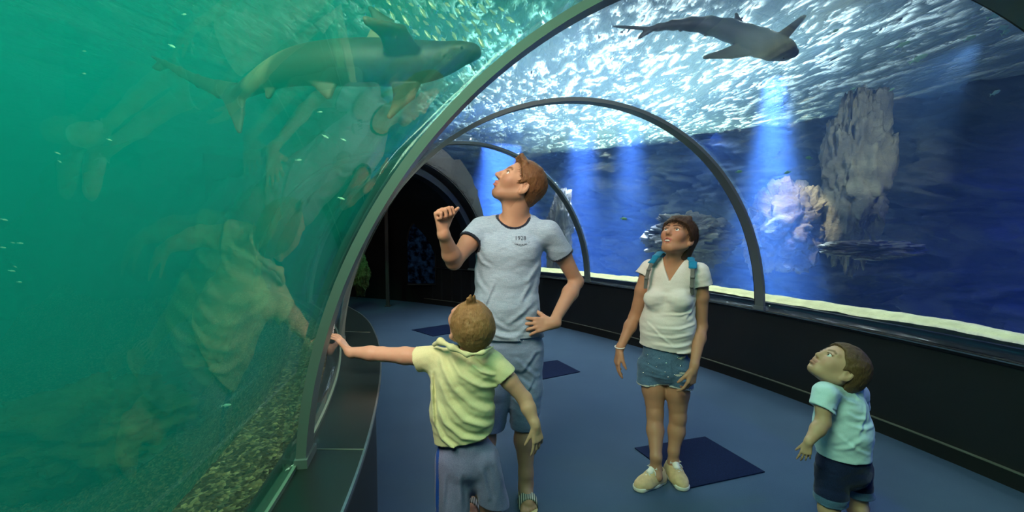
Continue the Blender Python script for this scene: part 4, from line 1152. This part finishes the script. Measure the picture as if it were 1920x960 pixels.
    for px, py in ((1203,659),(1214,665),(1191,665),(1231,688),(1224,698),(1206,699),(1192,684),(1249,681),(1271,671),(1276,686),(1247,698),(1264,703),(1253,707),(1273,715),(1262,664),(1236,672),(1216,682),(1198,672)):
        o_ = Vector(V3(*P(px, py, 2.3)))-Vector(root.location); tgt = Vector(V3(*P(px, py, 2.9)))-Vector(root.location)
        hit, loc, n_, _ = sh.ray_cast(o_, (tgt-o_).normalized())
        if hit:
            w_ = np.array(loc)+np.array(root.location); n2 = np.array(n_); mb = MB()
            mb.tube([w_-n2*.003, w_+n2*.001, w_+n2*.003, w_+n2*.0042], [.0048,.0046,.0032,.0006], 10); mb.build('stud', M_stud, root, smooth=True)
    # bracelet
    mb = MB(); cb = wR+V3(0,0,.012); pts = [cb+V3(.0285*math.cos(a), .0285*math.sin(a), .004*math.sin(a)) for a in np.linspace(0, 2*PI, 25)]
    mb.tube(pts, .0035, 8, False); o = mb.build('bracelet', M_lace, root, smooth=True)
    o['label'] = 'thin pale bracelet'
    sneaker(gR, (-.88,-.52), root); sneaker(gL, (.06,-1), root)
    # backpack
    bp = empty('backpack', (ch[0], ch[1]+.2, ch[2]-.1)); tag(bp, 'small teal backpack worn over the white top, only its straps showing', 'backpack')
    M_teal = cloth_mat('teal_nylon', lin(20,116,160), lin(36,140,180)); M_greyw = cloth_mat('grey_webbing', lin(90,96,96), lin(130,134,130), (900,900,900))
    S = Sculpt(*bbox([ch+V3(0,.19,-.1)], .26), .006); S.cap(ch+V3(0,.185,.02), ch+V3(0,.195,-.22), .075, .085, .03, flat=X, ff=1.55); S.cut(ch+V3(0,.118,0), (0,-1,0)); S.build('bag', M_teal, bp)
    for pts in ([(1243,477,2.76),(1238,474,2.72),(1230,481,2.67),(1222,492,2.645)], [(1291,488,2.68),(1295,485,2.63),(1299,492,2.58),(1299,502,2.548)]):
        w_ = [V3(*P(*q)) for q in pts]; S = Sculpt(*bbox(w_, .09), .0035)
        a0 = w_[0]+V3(0,.10,-.06)
        for i in range(len(w_)-1): S.cap(w_[i], w_[i+1], .0085, .0085, .004, flat=X, ff=2.8)
        S.cap(a0, w_[0], .0085, .0085, .004, flat=X, ff=2.8); S.build('strap', M_teal, bp)
    for pts in ([(1222,492,2.645),(1216,506,2.635),(1212,522,2.640),(1210,540,2.66)], [(1299,502,2.548),(1298,520,2.535),(1297,538,2.545),(1298,552,2.58)]):
        w_ = [V3(*P(*q)) for q in pts]; S = Sculpt(*bbox(w_, .04), .003)
        for i in range(len(w_)-1): S.cap(w_[i], w_[i+1], .005, .005, .003, flat=X, ff=2.4)
        for i in (1,2): S.ell(w_[i]+V3(0,-.004,0), (.014,.006,.007), None, .002)
        S.build('webbing', M_greyw, bp)
    return root
# ---------------------------------------------------------------- the boy at the glass
def build_boy():
    Yt = 1.97
    root = empty('person', (P(872, 800, Yt)[0], Yt, 0))
    tag(root, 'blond child seen from behind in pale lime t-shirt, hand on the left glass', 'person')
    X = nrm((1,-.06,0))
    H = Head(P(881, 611, 1.97), (-.44,.50,.75), (.32,-.78,.60), 1.07, child=.8)
    nb = V3(*P(884, 656, 1.96)); sL = V3(*P(803, 670, 1.99)); sR = V3(*P(926, 680, 1.96))
    eL = V3(*P(716, 664, 2.03)); wL = V3(*P(655, 660, 2.04)); eR = V3(*P(984, 748, 1.95)); wR = V3(*P(1004, 798, 1.90))
    ch = V3(*P(868, 705, 1.97)); wa = V3(*P(866, 775, 1.97)); pe = V3(*P(872, 845, 1.97))
    hL = V3(*P(850, 860, 1.97)); hR = V3(*P(902, 860, 1.97)); kL = V3(*P(852, 962, 1.95)); kR = V3(*P(920, 955, 2.02))
    fL_, fR_ = floor_at(846, 1066), floor_at(935, 1058); aL = V3(fL_[0], fL_[1], .065); aR = V3(fR_[0], fR_[1], .065)
    S = Sculpt(*bbox([H.c, P(612,620,2.07), eR, P(1016,860,1.85), aL, aR, aL+V3(-.1,.15,0), aR+V3(.1,.15,0)], .12), .0037)
    S.cap(ch, wa, .078, .072, .04, flat=X, ff=1.35); S.cap(wa, pe, .072, .080, .04, flat=X, ff=1.35)
    S.cap(sL+V3(.03,0,-.01), sR+V3(-.03,0,-.01), .040, .040, .04)
    S.cap(nb+V3(0,0,-.03), H.w(-.035,0,-.040), .048, .050, .03)
    S.chain([sL, sL+(eL-sL)*.5, eL], [.042,.038,.0315], .015); S.chain([eL, eL+(wL-eL)*.35, wL], [.0315,.0325,.0215], .015)
    S.chain([sR, sR+(eR-sR)*.5, eR], [.042,.037,.0305], .015); S.chain([eR, eR+(wR-eR)*.35, wR], [.0305,.0310,.0205], .015)
    for h_, k_, a_ in ((hL,kL,aL),(hR,kR,aR)):
        S.chain([h_, h_+(k_-h_)*.5, k_, k_+(a_-k_)*.35, a_+V3(0,0,.05), a_], [.068,.060,.045,.045,.028,.028], .02)
        foot(S, a_, (-.2 if a_ is aL else .25, 1), .74, toes=False)
    hand(S, wL, (-.62,.16,.72), (-.75,.0,-.55), (0,1,0), .70, (.30,.35,.35,.30), (.8,.2), spread=.32, bends=(.6,1,.9))
    hand(S, wR, (.16,-.10,-1), (-.5,.75,0), (-.5,-.6,0), .70, (.22,.3,.38,.45), (.55,.3), spread=.14)
    H.sculpt(S)
    S.build('body', M_skin, root, H.paints((.50,.20,.16), (.35,.22,.10)), SK_B)
    H.eyes(root)
    LB = ([-.13,-.09,-.06,-.035,-.020,.005,.022,.030,.050,.068,.10], [-.070,-.068,-.055,-.036,.006,.012,.000,.026,.062,.094,.11])
    def tuft(S, H):
        for r, l in ((-.008,.030),(.004,.036),(.014,.026)): S.cap(H.w(.040,r,.112), H.w(.040+l*.5,r*1.4,.112+l), .012*H.s, .004*H.s, .008)
    short_hair(H, M_hair_b, root, .003, LB, .007, .007, 1500, .024, .0024, .30, (-.4,.35,-.5), 9, rad=(.100,.082,.093), extra=tuft)
    # shirt
    S = Sculpt(*bbox([sL, sR, pe, P(780,665,1.99), P(955,700,1.95)], .14), .0037)
    S.cap(ch, wa, .100, .096, .04, flat=X, ff=1.42); S.cap(wa, pe+V3(0,0,-.01), .096, .102, .04, flat=X, ff=1.32)
    S.cap(sL+V3(.035,0,-.012), sR+V3(-.035,0,-.012), .054, .054, .045); S.cap(nb+V3(-.06,0,-.025), nb+V3(.06,0,-.025), .048, .048, .03)
    cL = sL+(eL-sL)*.24; cR = sR+(eR-sR)*.38; dL = nrm(eL-sL+V3(0,0,-.05)); dR = nrm(eR-sR)
    S.cap(sL+V3(.01,0,0), cL+dL*.03+V3(0,0,-.012), .052, .062, .02, ends=[(cL, dL)]); S.cap(sR, cR+dR*.03, .052, .055, .02, ends=[(cR, dR)])
    bk = lambda x, y, d=.098: V3(*P(x, y, Yt-d))
    def curve_fold(pts, r, k=.016):
        fold(S, [bk(*p, 0) for p in pts], r*.85, .0105, y0=Yt)
    for pts, r in ((((822,645),(836,680),(858,715),(890,745),(930,765)),.016),
                   (((828,700),(846,738),(876,768),(930,792)),.014),
                   (((820,735),(840,775),(872,800),(928,815)),.013),
                   (((846,660),(870,690),(905,712),(938,722)),.013),
                   (((816,770),(834,805),(866,826),(915,832)),.011),
                   (((880,668),(905,685),(930,695)),.010), (((812,690),(815,740),(820,790)),.008)):
        curve_fold(pts, r)
    # bunched collar behind the neck
    S.chain([V3(*P(814,646,1.95)), V3(*P(826,640,1.90)), V3(*P(848,652,1.86)), V3(*P(876,665,1.85)), V3(*P(905,662,1.86)), V3(*P(925,650,1.92))], [.008,.010,.009,.008,.008,.006], .024)
    S.narrow(lambda p: (fbm(p*np.array((13,13,16)), 3, 44)-.5)*.012)
    S.cap(cL-dL*.05+V3(0,0,-.008), cL+dL*.05+V3(0,0,-.012), .046, .051, 0, True, ends=[(cL-dL*.02, -dL), (cL+dL*.01, dL)]); S.cap(cR-dR*.05, cR+dR*.05, .047, .048, 0, True, ends=[(cR-dR*.02, -dR), (cR+dR*.01, dR)])
    hem = V3(*P(870, 836, Yt-.1)); S.cut(hem, nrm((.20,0,-1))); hc = V3(pe[0], pe[1], hem[2]); S.cap(hc+V3(0,0,-.2), hc+V3(0,0,.1), .090, .090, 0, True, flat=X, ff=1.28, ends=[(hem+V3(0,0,.012), (-.2,0,1))])
    S.cap(nb+V3(0,.0,.012), nb+V3(-.02,.02,.2), .056, .06, .004, True)
    S.build('t_shirt', M_tee_b, root, smooth_it=2)
    # shorts
    S = Sculpt(*bbox([hL, hR, kL, kR], .16), .0037)
    S.cap(pe+V3(0,0,.03), pe+V3(0,0,-.05), .086, .092, .03, flat=X, ff=1.28)
    lh = V3(*P(852, 951, 1.96)); rh = V3(*P(922, 938, 2.0))
    S.chain([hL, lh+V3(-.002,0,-.03)], [.082,.084], .02); S.chain([hR, rh+V3(.004,0,-.03)], [.080,.076], .02)
    for a, b, r in (((840,870),(835,940),.009),((866,870),(870,940),.008),((905,860),(920,925),.009),((925,840),(945,905),.009),((822,880),(820,940),.007)): fold(S, [bk(*a, 0), bk(*b, 0)], r, .006, y0=Yt)
    S.narrow(lambda p: (fbm(p*np.array((18,18,8)), 3, 54)-.5)*.012)
    S.cap(V3(*P(889, 900, 1.865)), V3(*P(890, 965, 1.88)), .006, .026, .02, True); S.cap(V3(*P(889, 925, 1.9)), V3(*P(890, 965, 2.1)), .012, .022, .02, True)
    S.cut(lh, (0,0,-1), .12); S.cut(rh, nrm((-.35,0,-1)), .115)
    S.cap(lh+V3(0,0,.1), lh+V3(0,0,-.1), .072, .072, 0, True, ends=[(lh+V3(0,0,.015), (0,0,1))]); S.cap(rh+V3(0,0,.1), rh+V3(0,0,-.1), .066, .066, 0, True, ends=[(rh+V3(0,0,.015), (-.35,0,1))]); S.cut(hem+V3(0,0,.03), nrm((-.2,0,1)))
    S.cut((lh+rh)/2+V3(0,0,-.06), (0,0,-1))
    sx = P(823, 860, Yt)[0]
    S.build('shorts', [M_short_b, M_stripe], root, smooth_it=2, midx_fn=lambda c: ((np.abs(c[:,0]-sx) < .008) & (c[:,1] < Yt)).astype(int))
    return root

# ---------------------------------------------------------------- the toddler
def build_toddler():
    Yt = 2.14
    root = empty('person', (P(1580, 850, Yt)[0], Yt, 0))
    tag(root, 'small child with light brown hair in pale blue t-shirt and dark denim shorts, gazing upwards', 'person')
    X = nrm((1,-.35,0))
    H = Head(P(1571, 691, 2.14), (-.66,.12,.73), (.71,.0,.68), 1.05, child=1.0)
    nb = V3(*P(1581, 716, 2.15)); sL = V3(*P(1547, 738, 2.08)); sR = V3(*P(1606, 738, 2.20))
    eL = V3(*P(1543, 792, 2.05)); wL = V3(*P(1516, 829, 2.01)); eR = V3(*P(1614, 790, 2.27)); wR = V3(*P(1598, 830, 2.33))
    ch = V3(*P(1577, 762, 2.14)); wa = V3(*P(1579, 810, 2.14)); pe = V3(*P(1582, 862, 2.14))
    hL = V3(*P(1561, 875, 2.13)); hR = V3(*P(1604, 875, 2.17)); kL = V3(*P(1556, 942, 2.10)); kR = V3(*P(1607, 945, 2.17))
    fL_, fR_ = floor_at(1549, 1006), floor_at(1612, 996); aL = V3(fL_[0], fL_[1], .055); aR = V3(fR_[0], fR_[1], .055)
    S = Sculpt(*bbox([H.c, P(1500,860,2.0), eR, wR, P(1595,860,2.35), aL, aR, aL+V3(-.15,0,0)], .12), .0037)
    S.cap(ch, wa, .078, .078, .04, flat=X, ff=1.15); S.cap(wa, pe, .076, .070, .04, flat=X, ff=1.15)
    S.cap(sL, sR, .030, .036, .03); S.cap(nb+V3(0,0,-.02), H.w(-.035,0,-.035), .042, .046, .03)
    S.chain([sL, sL+(eL-sL)*.5, eL], [.036,.034,.031], .015); S.chain([eL, eL+(wL-eL)*.35, wL], [.031,.031,.0195], .015)
    S.chain([sR, eR, wR], [.036,.031,.020], .015)
    for h_, k_, a_ in ((hL,kL,aL),(hR,kR,aR)):
        S.chain([h_, h_+(k_-h_)*.5, k_, k_+(a_-k_)*.35, a_+V3(0,0,.035), a_], [.050,.050,.042,.043,.027,.027], .02)
        foot(S, a_, (-.9,.45), .60, toes=False)
    hand(S, wL, (-.25,-.05,-1), (.45,.75,0), (-.7,.6,0), .56, (.25,.35,.4,.45), (.5,.3), spread=.14)
    hand(S, wR, (-.3,.2,-1), (-.5,.2,0), (-.2,.9,0), .56, (.3,.35,.4,.45), (.5,.3))
    H.sculpt(S)
    S.build('body', M_skin, root, H.paints((.52,.20,.16), (.22,.12,.06)), SK_T)
    H.eyes(root, (.06,.04,.03))
    LT = ([-.13,-.09,-.06,-.035,-.020,.005,.022,.030,.050,.066,.10], [-.080,-.078,-.065,-.040,.002,.006,-.012,.012,.036,.060,.075])
    def back(S, H): S.ell(H.w(-.05,0,.005), np.array((.072,.074,.078))*H.s, H.ax(), .02)
    short_hair(H, M_hair_t, root, .003, LT, .008, .006, 1300, .028, .0024, .16, (-1,.1,-.4), 15, rad=(.104,.083,.094), extra=back)
    S = Sculpt(*bbox([sL, sR, pe, P(1530,770,2.05)], .13), .0037)
    S.cap(ch, wa, .092, .100, .04, flat=X, ff=1.18); S.cap(wa, pe+V3(0,0,-.0), .100, .106, .04, flat=X, ff=1.12)
    S.cap(sL, sR, .050, .050, .035); S.cap(nb+V3(-.03,.01,-.02), nb+V3(.03,-.01,-.02), .046, .046, .03)
    cL = sL+(eL-sL)*.58; dL = nrm(eL-sL+V3(-.06,0,0)); cR = sR+(eR-sR)*.45; dR = nrm(eR-sR)
    S.cap(sL+V3(0,0,.004), cL+dL*.03, .048, .056, .02, ends=[(cL, dL)]); S.cap(sR, cR+dR*.03, .048, .052, .02, ends=[(cR, dR)])
    bk = lambda x, y, d=.100: V3(*P(x, y, Yt-d))
    for a, b, r in (((1560,780),(1620,785),.008),((1545,830),(1585,800),.009),((1560,760),(1600,770),.008),((1605,740),(1575,800),.008),((1545,800),(1600,835),.008),((1550,725),(1585,745),.008),((1580,722),(1605,745),.007)):
        fold(S, [bk(*a, 0), bk((a[0]+b[0])/2, (a[1]+b[1])/2+5, 0), bk(*b, 0)], r*1.1, .0055, y0=Yt)
    S.narrow(lambda p: (fbm(p*np.array((13,13,18)), 3, 64)-.5)*.013)
    S.cap(cL-dL*.05, cL+dL*.05, .046, .049, 0, True, ends=[(cL-dL*.02, -dL), (cL+dL*.01, dL)])
    hem = V3(*P(1580, 851, Yt)); S.cut(hem, nrm((.02,0,-1))); hc = V3(pe[0], pe[1], hem[2]); S.cap(hc+V3(0,0,-.1), hc+V3(0,0,.1), .097, .097, 0, True, flat=X, ff=1.09, ends=[(hem+V3(0,0,.012), (0,0,1))])
    S.cap(nb+V3(0,0,.010), nb+V3(-.02,0,.2), .052, .06, .004, True)
    S.build('t_shirt', M_tee_t, root, smooth_it=2)
    S = Sculpt(*bbox([hL, hR, kL, kR], .15), .0037)
    S.cap(pe+V3(0,0,.03), pe+V3(0,0,-.05), .092, .094, .03, flat=X, ff=1.18)
    lh = V3(*P(1558, 932, 2.105)); rh = V3(*P(1607, 935, 2.17))
    S.chain([hL, lh+V3(0,0,-.03)], [.074,.070], .015); S.chain([hR, rh+V3(0,0,-.03)], [.072,.064], .015)
    for c_ in (lh, rh): S.cap(c_+V3(0,0,.004), c_+V3(0,0,.012), .071, .071, .002)
    S.narrow(lambda p: (fbm(p*np.array((18,18,24)), 3, 74)-.5)*.013)
    S.cut((lh+rh)/2, (0,0,-1)); S.cap(lh+V3(0,0,.1), lh+V3(0,0,-.1), .060, .060, 0, True, ends=[(lh+V3(0,0,.02), (0,0,1))]); S.cap(rh+V3(0,0,.1), rh+V3(0,0,-.1), .058, .058, 0, True, ends=[(rh+V3(0,0,.02), (0,0,1))]); S.cut(hem+V3(0,0,.02), (0,0,1))
    M_cuff = cloth_mat('turned_up_denim', lin(70,96,130), lin(98,124,156), (500,500,160))
    S.build('denim_shorts', [M_navy, M_cuff], root, smooth_it=1, midx_fn=lambda c: (c[:,2] < lh[2]+.018).astype(int))
    return root
build_man(); build_woman(); build_boy(); build_toddler()

# ================================================================== sharks and fish
def fin(S, a, b, tip, tip2=None, r0=.016, r1=.006, n=14, bow=.0, bowdir=None, k=.012):
    """thin blade fanned from the root a-b out to the edge tip-tip2"""
    a, b, tip = map(lambda q: np.array(q, float), (a, b, tip)); tip2 = tip if tip2 is None else np.array(tip2, float)
    for t in np.linspace(0, 1, n):
        p0 = a+(b-a)*t; p2 = tip+(tip2-tip)*t
        if bowdir is not None:
            m_ = (p0+p2)/2+np.array(bowdir, float)*bow*(1-t*.6); S.cap(p0, m_, r0, (r0+r1)/2, k); S.cap(m_, p2, (r0+r1)/2, r1, k)
        else: S.cap(p0, p2, r0, r1, k)
def shark_mat(name, top, belly):
    m = NT(name); v = m.coords(); at = m.n('ShaderNodeAttribute'); at.attribute_name = 'Col'
    nz = m.noise(v, 16, 4, .6)
    col = m.mix(m.math('MULTIPLY', nz, .45), at.outputs['Color'], (top[0]*.5, top[1]*.5, top[2]*.5))
    b = m.n('ShaderNodeBsdfPrincipled', Base__Color=col, Roughness=.5, Normal=m.bump(m.noise(v, 120, 3), .15, .003))
    return m.surf(b.outputs[0])
M_shark = shark_mat('shark_skin', (.20,.19,.15), (.5,.48,.4))
M_darkeye = pbr('shark_eye', (.01,.01,.012), .1)
def shark1():
    Y = 2.45; q = lambda x, y, d=0: V3(*P(x, y, Y+d*.77))
    c = q(640, 120); root = empty('shark', tuple(c)); tag(root, 'large grey-brown shark gliding left of the nearest rib, both pectoral fins spread', 'shark')
    sp = [(891,92),(878,97),(858,104),(825,112),(790,117),(750,118),(700,117),(650,117),(600,119),(560,123),(525,133),(495,147),(468,163),(445,176)]
    hw = [6,14,22,31,37,41,43,42,39,35,29,23,17,13]
    dz = [-.10,-.09,-.07,-.05,-.03,0,0,0,.02,.05,.09,.14,.2,.26]
    S = Sculpt(*bbox([q(280,103,.55), q(893,92,-.3), q(449,252,.3), q(697,10,.1), q(729,222,-.35), q(683,30,-.45)], .08), .0065)
    tk = np.arange(len(sp)); tf = np.linspace(0, len(sp)-1, 60)
    def sm(a):
        a = np.interp(tf, tk, np.array(a, float))
        for _ in range(14): a[1:-1] = (a[:-2]+2*a[1:-1]+a[2:])/4
        return a
    sx, sy, hs, ds = sm([p[0] for p in sp]), sm([p[1] for p in sp]), sm(hw), sm(dz)
    pts = [q(x, y, d) for x, y, d in zip(sx, sy, ds)]; rs = [h*Y/F*.97 for h in hs]
    S.chain(pts, rs, .008)
    # flattened snout
    S.ell(q(868,98,-.08), (.09,.075,.042), (nrm(q(893,90)-q(840,106)), (0,1,0), (0,0,1)), .03)
    fin(S, q(742,80,.02), q(690,80,.02), q(693,14,.05), q(700,24,.05), .017, .006, bow=.05, bowdir=(1,0,.3))         # dorsal
    fin(S, q(785,100,-.14), q(728,100,-.14), q(684,34,-.42), q(690,44,-.40), .018, .006, 18, .05, (1,0,.8))         # near pectoral
    fin(S, q(787,148,.0), q(738,150,.0), q(729,220,-.22), q(735,212,-.2), .017, .006, 16, .04, (1,0,.1))              # lower pectoral
    fin(S, q(584,152,.0), q(630,152,.0), q(613,182,-.04), q(618,180,-.04), .015, .007)
    fin(S, q(500,160,.12), q(521,154,.1), q(502,182,.12), q(505,180,.12), .012, .006)
    # tail
    up = [(445,172),(410,167),(372,152),(338,134),(310,119),(285,106)]; ur = [20,20,15,12,8,4]; ud = [.26,.30,.36,.42,.48,.52]
    for i in range(len(up)-1): S.cap(q(*up[i], ud[i]), q(*up[i+1], ud[i+1]), ur[i]*Y/F*.5, ur[i+1]*Y/F*.5, .012, flat=V3(0,0,1), ff=1.8)
    fin(S, q(300,118,.5), q(312,124,.5), q(287,126,.52), q(300,131,.5), .010, .006)
    fin(S, q(456,178,.24), q(420,182,.28), q(450,248,.24), q(445,240,.25), .014, .006, 14, .02, (.4,0,0))
    for i, x in enumerate((812,820,828,836,843)):
        S.cap(q(x,100,-.175+.01*i), q(x-6,132,-.16), .004, .004, .003, True)
    S.cap(q(842,130,-.13), q(857,116,-.16), .005, .004, .004, True); S.cap(q(857,116,-.16), q(852,100,-.18), .004, .004, .004, True)
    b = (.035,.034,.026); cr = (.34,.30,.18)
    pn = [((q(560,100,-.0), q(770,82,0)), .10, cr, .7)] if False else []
    for a_, b_ in (((893,80),(760,70)),((760,70),(600,80)),((600,80),(500,118)),((500,118),(445,160))): pn.append(((q(*a_,.06), q(*b_,.06)), .062, cr, .9))  # light from above painted in cream along the back
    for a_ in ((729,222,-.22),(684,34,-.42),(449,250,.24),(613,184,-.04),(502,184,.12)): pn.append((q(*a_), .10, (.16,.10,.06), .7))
    pn.append(((q(842,130,-.13), q(857,116,-.16)), .012, (.05,.05,.05), .8))
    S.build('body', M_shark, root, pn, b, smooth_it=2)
    mb = MB(); e = q(866,90,-.17); mb.tube([e+V3(0,.01,0), e, e-V3(0,.006,0), e-V3(0,.009,0)], [.010,.010,.007,.001], 12); mb.build('eye', M_darkeye, root, smooth=True)
def shark2():
    Y = 4.15; q = lambda x, y, d=0: V3(*P(x, y, Y+d))
    c = q(1380, 60); root = empty('shark', tuple(c)); tag(root, 'smaller dark shark overhead against the glittering surface, seen from below', 'shark')
    sp = [(1488,99),(1472,94),(1450,88),(1425,80),(1398,69),(1365,56),(1330,48),(1295,45),(1262,47),(1235,51),(1212,56)]
    hw = [9,19,24,25,22,19,16,12,8.5,6,4.5]
    S = Sculpt(*bbox([q(1147,48), q(1512,28), q(1318,110), q(1493,108)], .16), .0075)
    pts = [q(x, y) for x, y in sp]; rs = [h*Y/F*.95 for h in hw]
    S.chain(pts, rs, .03)
    fin(S, q(1462,84,-.06), q(1425,92,-.06), q(1509,31,-.12), q(1502,34,-.12), .022, .010, 16)
    fin(S, q(1425,98,0), q(1388,82,0), q(1320,108,-.02), q(1330,104,-.02), .020, .009, 16, .03, (0,0,-.6))
    fin(S, q(1396,48), q(1376,40), q(1379,26), q(1382,28), .010, .006); fin(S, q(1345,58), q(1322,54), q(1321,66), q(1326,64), .010, .006)
    fin(S, q(1285,50), q(1272,50), q(1274,57), q(1277,57), .008, .005)
    fin(S, q(1212,54), q(1222,54), q(1149,49,.02), q(1170,51,.02), .010, .005, 10); fin(S, q(1210,57), q(1222,57), q(1197,71), q(1202,69), .010, .005)
    S.build('body', M_shark, root, [((q(1440,80,-.1), q(1330,50,-.1)), .07, (.10,.11,.09), .6)], (.06,.07,.055), smooth_it=2)
    for dx, dy in ((1478,84),(1470,108)):
        e = q(dx, dy, -.04); mb = MB(); mb.tube([e+V3(0,.01,0), e, e-V3(0,.006,0), e-V3(0,.009,0)], [.010,.010,.008,.001], 10); mb.build('eye', M_darkeye, root, smooth=True)
shark1(); shark2()

def fish_mesh(name, mats, L=1.0, deep=.26):
    prof = [(0,.01),(.06,.07),(.18,.12),(.35,.14),(.55,.115),(.72,.07),(.84,.03),(.88,.022)]
    V = []; n = 10
    for x, r in prof:
        for k in range(n):
            a = 2*PI*k/n; V.append((.5-x, r*.45*math.cos(a), r*deep/.26*math.sin(a)))
    Fc = [tuple(f) for f in grid_faces(len(prof), n, wrap_v=True)]+[tuple(range(n)), tuple(range((len(prof)-1)*n, len(prof)*n))[::-1]]
    b = len(V); t = .006
    for s in (-t, t): V += [(-.36,s,.02),(-.52,s,.13),(-.46,s,0),(-.52,s,-.13),(-.36,s,-.02)]
    Fc += [(b,b+1,b+2,b+3,b+4), (b+9,b+8,b+7,b+6,b+5)]+[(b+i,b+(i+1)%5,b+5+(i+1)%5,b+5+i) for i in range(5)]
    b = len(V)
    for s in (-t*.7, t*.7): V += [(.18,s,.12*deep/.26),(-.02,s,.19*deep/.26),(-.22,s,.10*deep/.26)]
    Fc += [(b,b+1,b+2), (b+5,b+4,b+3)]+[(b+i,b+(i+1)%3,b+3+(i+1)%3,b+3+i) for i in range(3)]
    b = len(V)
    for s in (-t*.7, t*.7): V += [(.0,s,-.12*deep/.26),(-.10,s,-.18*deep/.26),(-.2,s,-.09*deep/.26)]
    Fc += [(b,b+1,b+2), (b+5,b+4,b+3)]+[(b+i,b+(i+1)%3,b+3+(i+1)%3,b+3+i) for i in range(3)]
    o = mesh_obj(name, V, Fc, mats, None, True)
    c = np.array([p.center[0] for p in o.data.polygons]); o.data.polygons.foreach_set('material_index', (c < -.30).astype(np.int32))
    return o
M_silver = pbr('silver_fish_skin', (.85,.86,.62), .3, .3); M_bluetail = pbr('blue_tail', (.15,.4,.9), .4); M_gr = pbr('green_fish_skin', (.10,.26,.12), .4); M_pale = pbr('pale_green_fish_skin', (.35,.65,.5), .35)
rg = random.Random(5)
proto = {}
def put_fish(kind, mats, x, y, Y, L, ang, yaw, label, group, deep=.26):
    if kind not in proto: o = fish_mesh('fish', mats, deep=deep); proto[kind] = o
    else: o = proto[kind].copy(); COL.objects.link(o)
    p = P(x, y, Y); o.location = p; o.scale = (L, L, L)
    o.rotation_euler = (rg.uniform(-.3,.3), ang, yaw)
    return tag(o, label, 'fish', group)
shoal = [(707,20),(735,28),(748,14),(762,40),(770,8),(779,60),(792,22),(800,44),(812,12),(822,58),(826,30),(838,8),(842,44),(851,66),(858,20),(868,36),(874,54),(880,6),(889,28),(896,58),(903,14),(909,42),(918,66),(925,24),(934,50),(716,48),(690,36),(816,72),(832,76),(871,74),(901,78),(782,34),(758,62),(848,30),(941,18),(728,4),(955,36),(866,4),(914,4),(720,66),(888,44),(803,66)]
for x, y in shoal:
    Y = rg.uniform(2.9, 3.6)
    put_fish('a', [M_silver, M_bluetail], x, y, Y, rg.uniform(.055,.095), rg.uniform(.6,1.1)+(PI if rg.random() < .35 else 0), rg.uniform(-.5,.5), 'tiny silvery-yellow fish with a blue tail in the shoal overhead, beside the nearest rib', 'shoal beside the nearest rib')
for x, y in ((345,27),(322,86),(158,96),(158,138),(205,262),(108,287),(112,303),(8,412),(24,455),(38,456),(5,464),(28,500),(22,508),(36,529),(640,372),(560,300),(600,210),(644,262),(610,256)):
    put_fish('b', [M_pale, M_pale], x, y, rg.uniform(1.9,2.4), rg.uniform(.020,.034), rg.uniform(-.1,.5), rg.uniform(-.4,.4), 'tiny pale green fish scattered through the murky green water', 'tiny fish in the green water')
put_fish('b', [M_pale, M_pale], 424, 760, 2.2, .05, -.15, 0, 'tiny pale fish low over the gravel of the green tank', None)
for x, y, L in ((1868,28,.16),(1880,52,.14),(1886,60,.13),(1818,72,.12),(1692,84,.13),(1722,110,.16),(1866,174,.12),(1672,168,.06),(1600,166,.05),(1566,58,.07)):
    put_fish('c', [M_pale, M_pale], x, y, 4.2, L, rg.uniform(-.55,-.3), rg.uniform(-.3,.3), 'slender pale green fish high in the dark blue water at upper right', 'pale fish at upper right')
for (x, y), lb in (((1385,322), 'small dark green fish just right of the second rib'), ((1477,323), 'small dark green fish beside the foot of the light beam'), ((1517,296), 'small dark green fish right of the light beam, before the rock'), ((1169,410), 'small dark fish far off, left of the head of the woman')):
    put_fish('d', [M_gr, M_gr], x, y, 5.6, .09, rg.uniform(-.2,.2), rg.uniform(-.3,.3)+(PI if x > 1400 else 0), lb.replace('the woman','the dark haired person'), None, deep=.36)
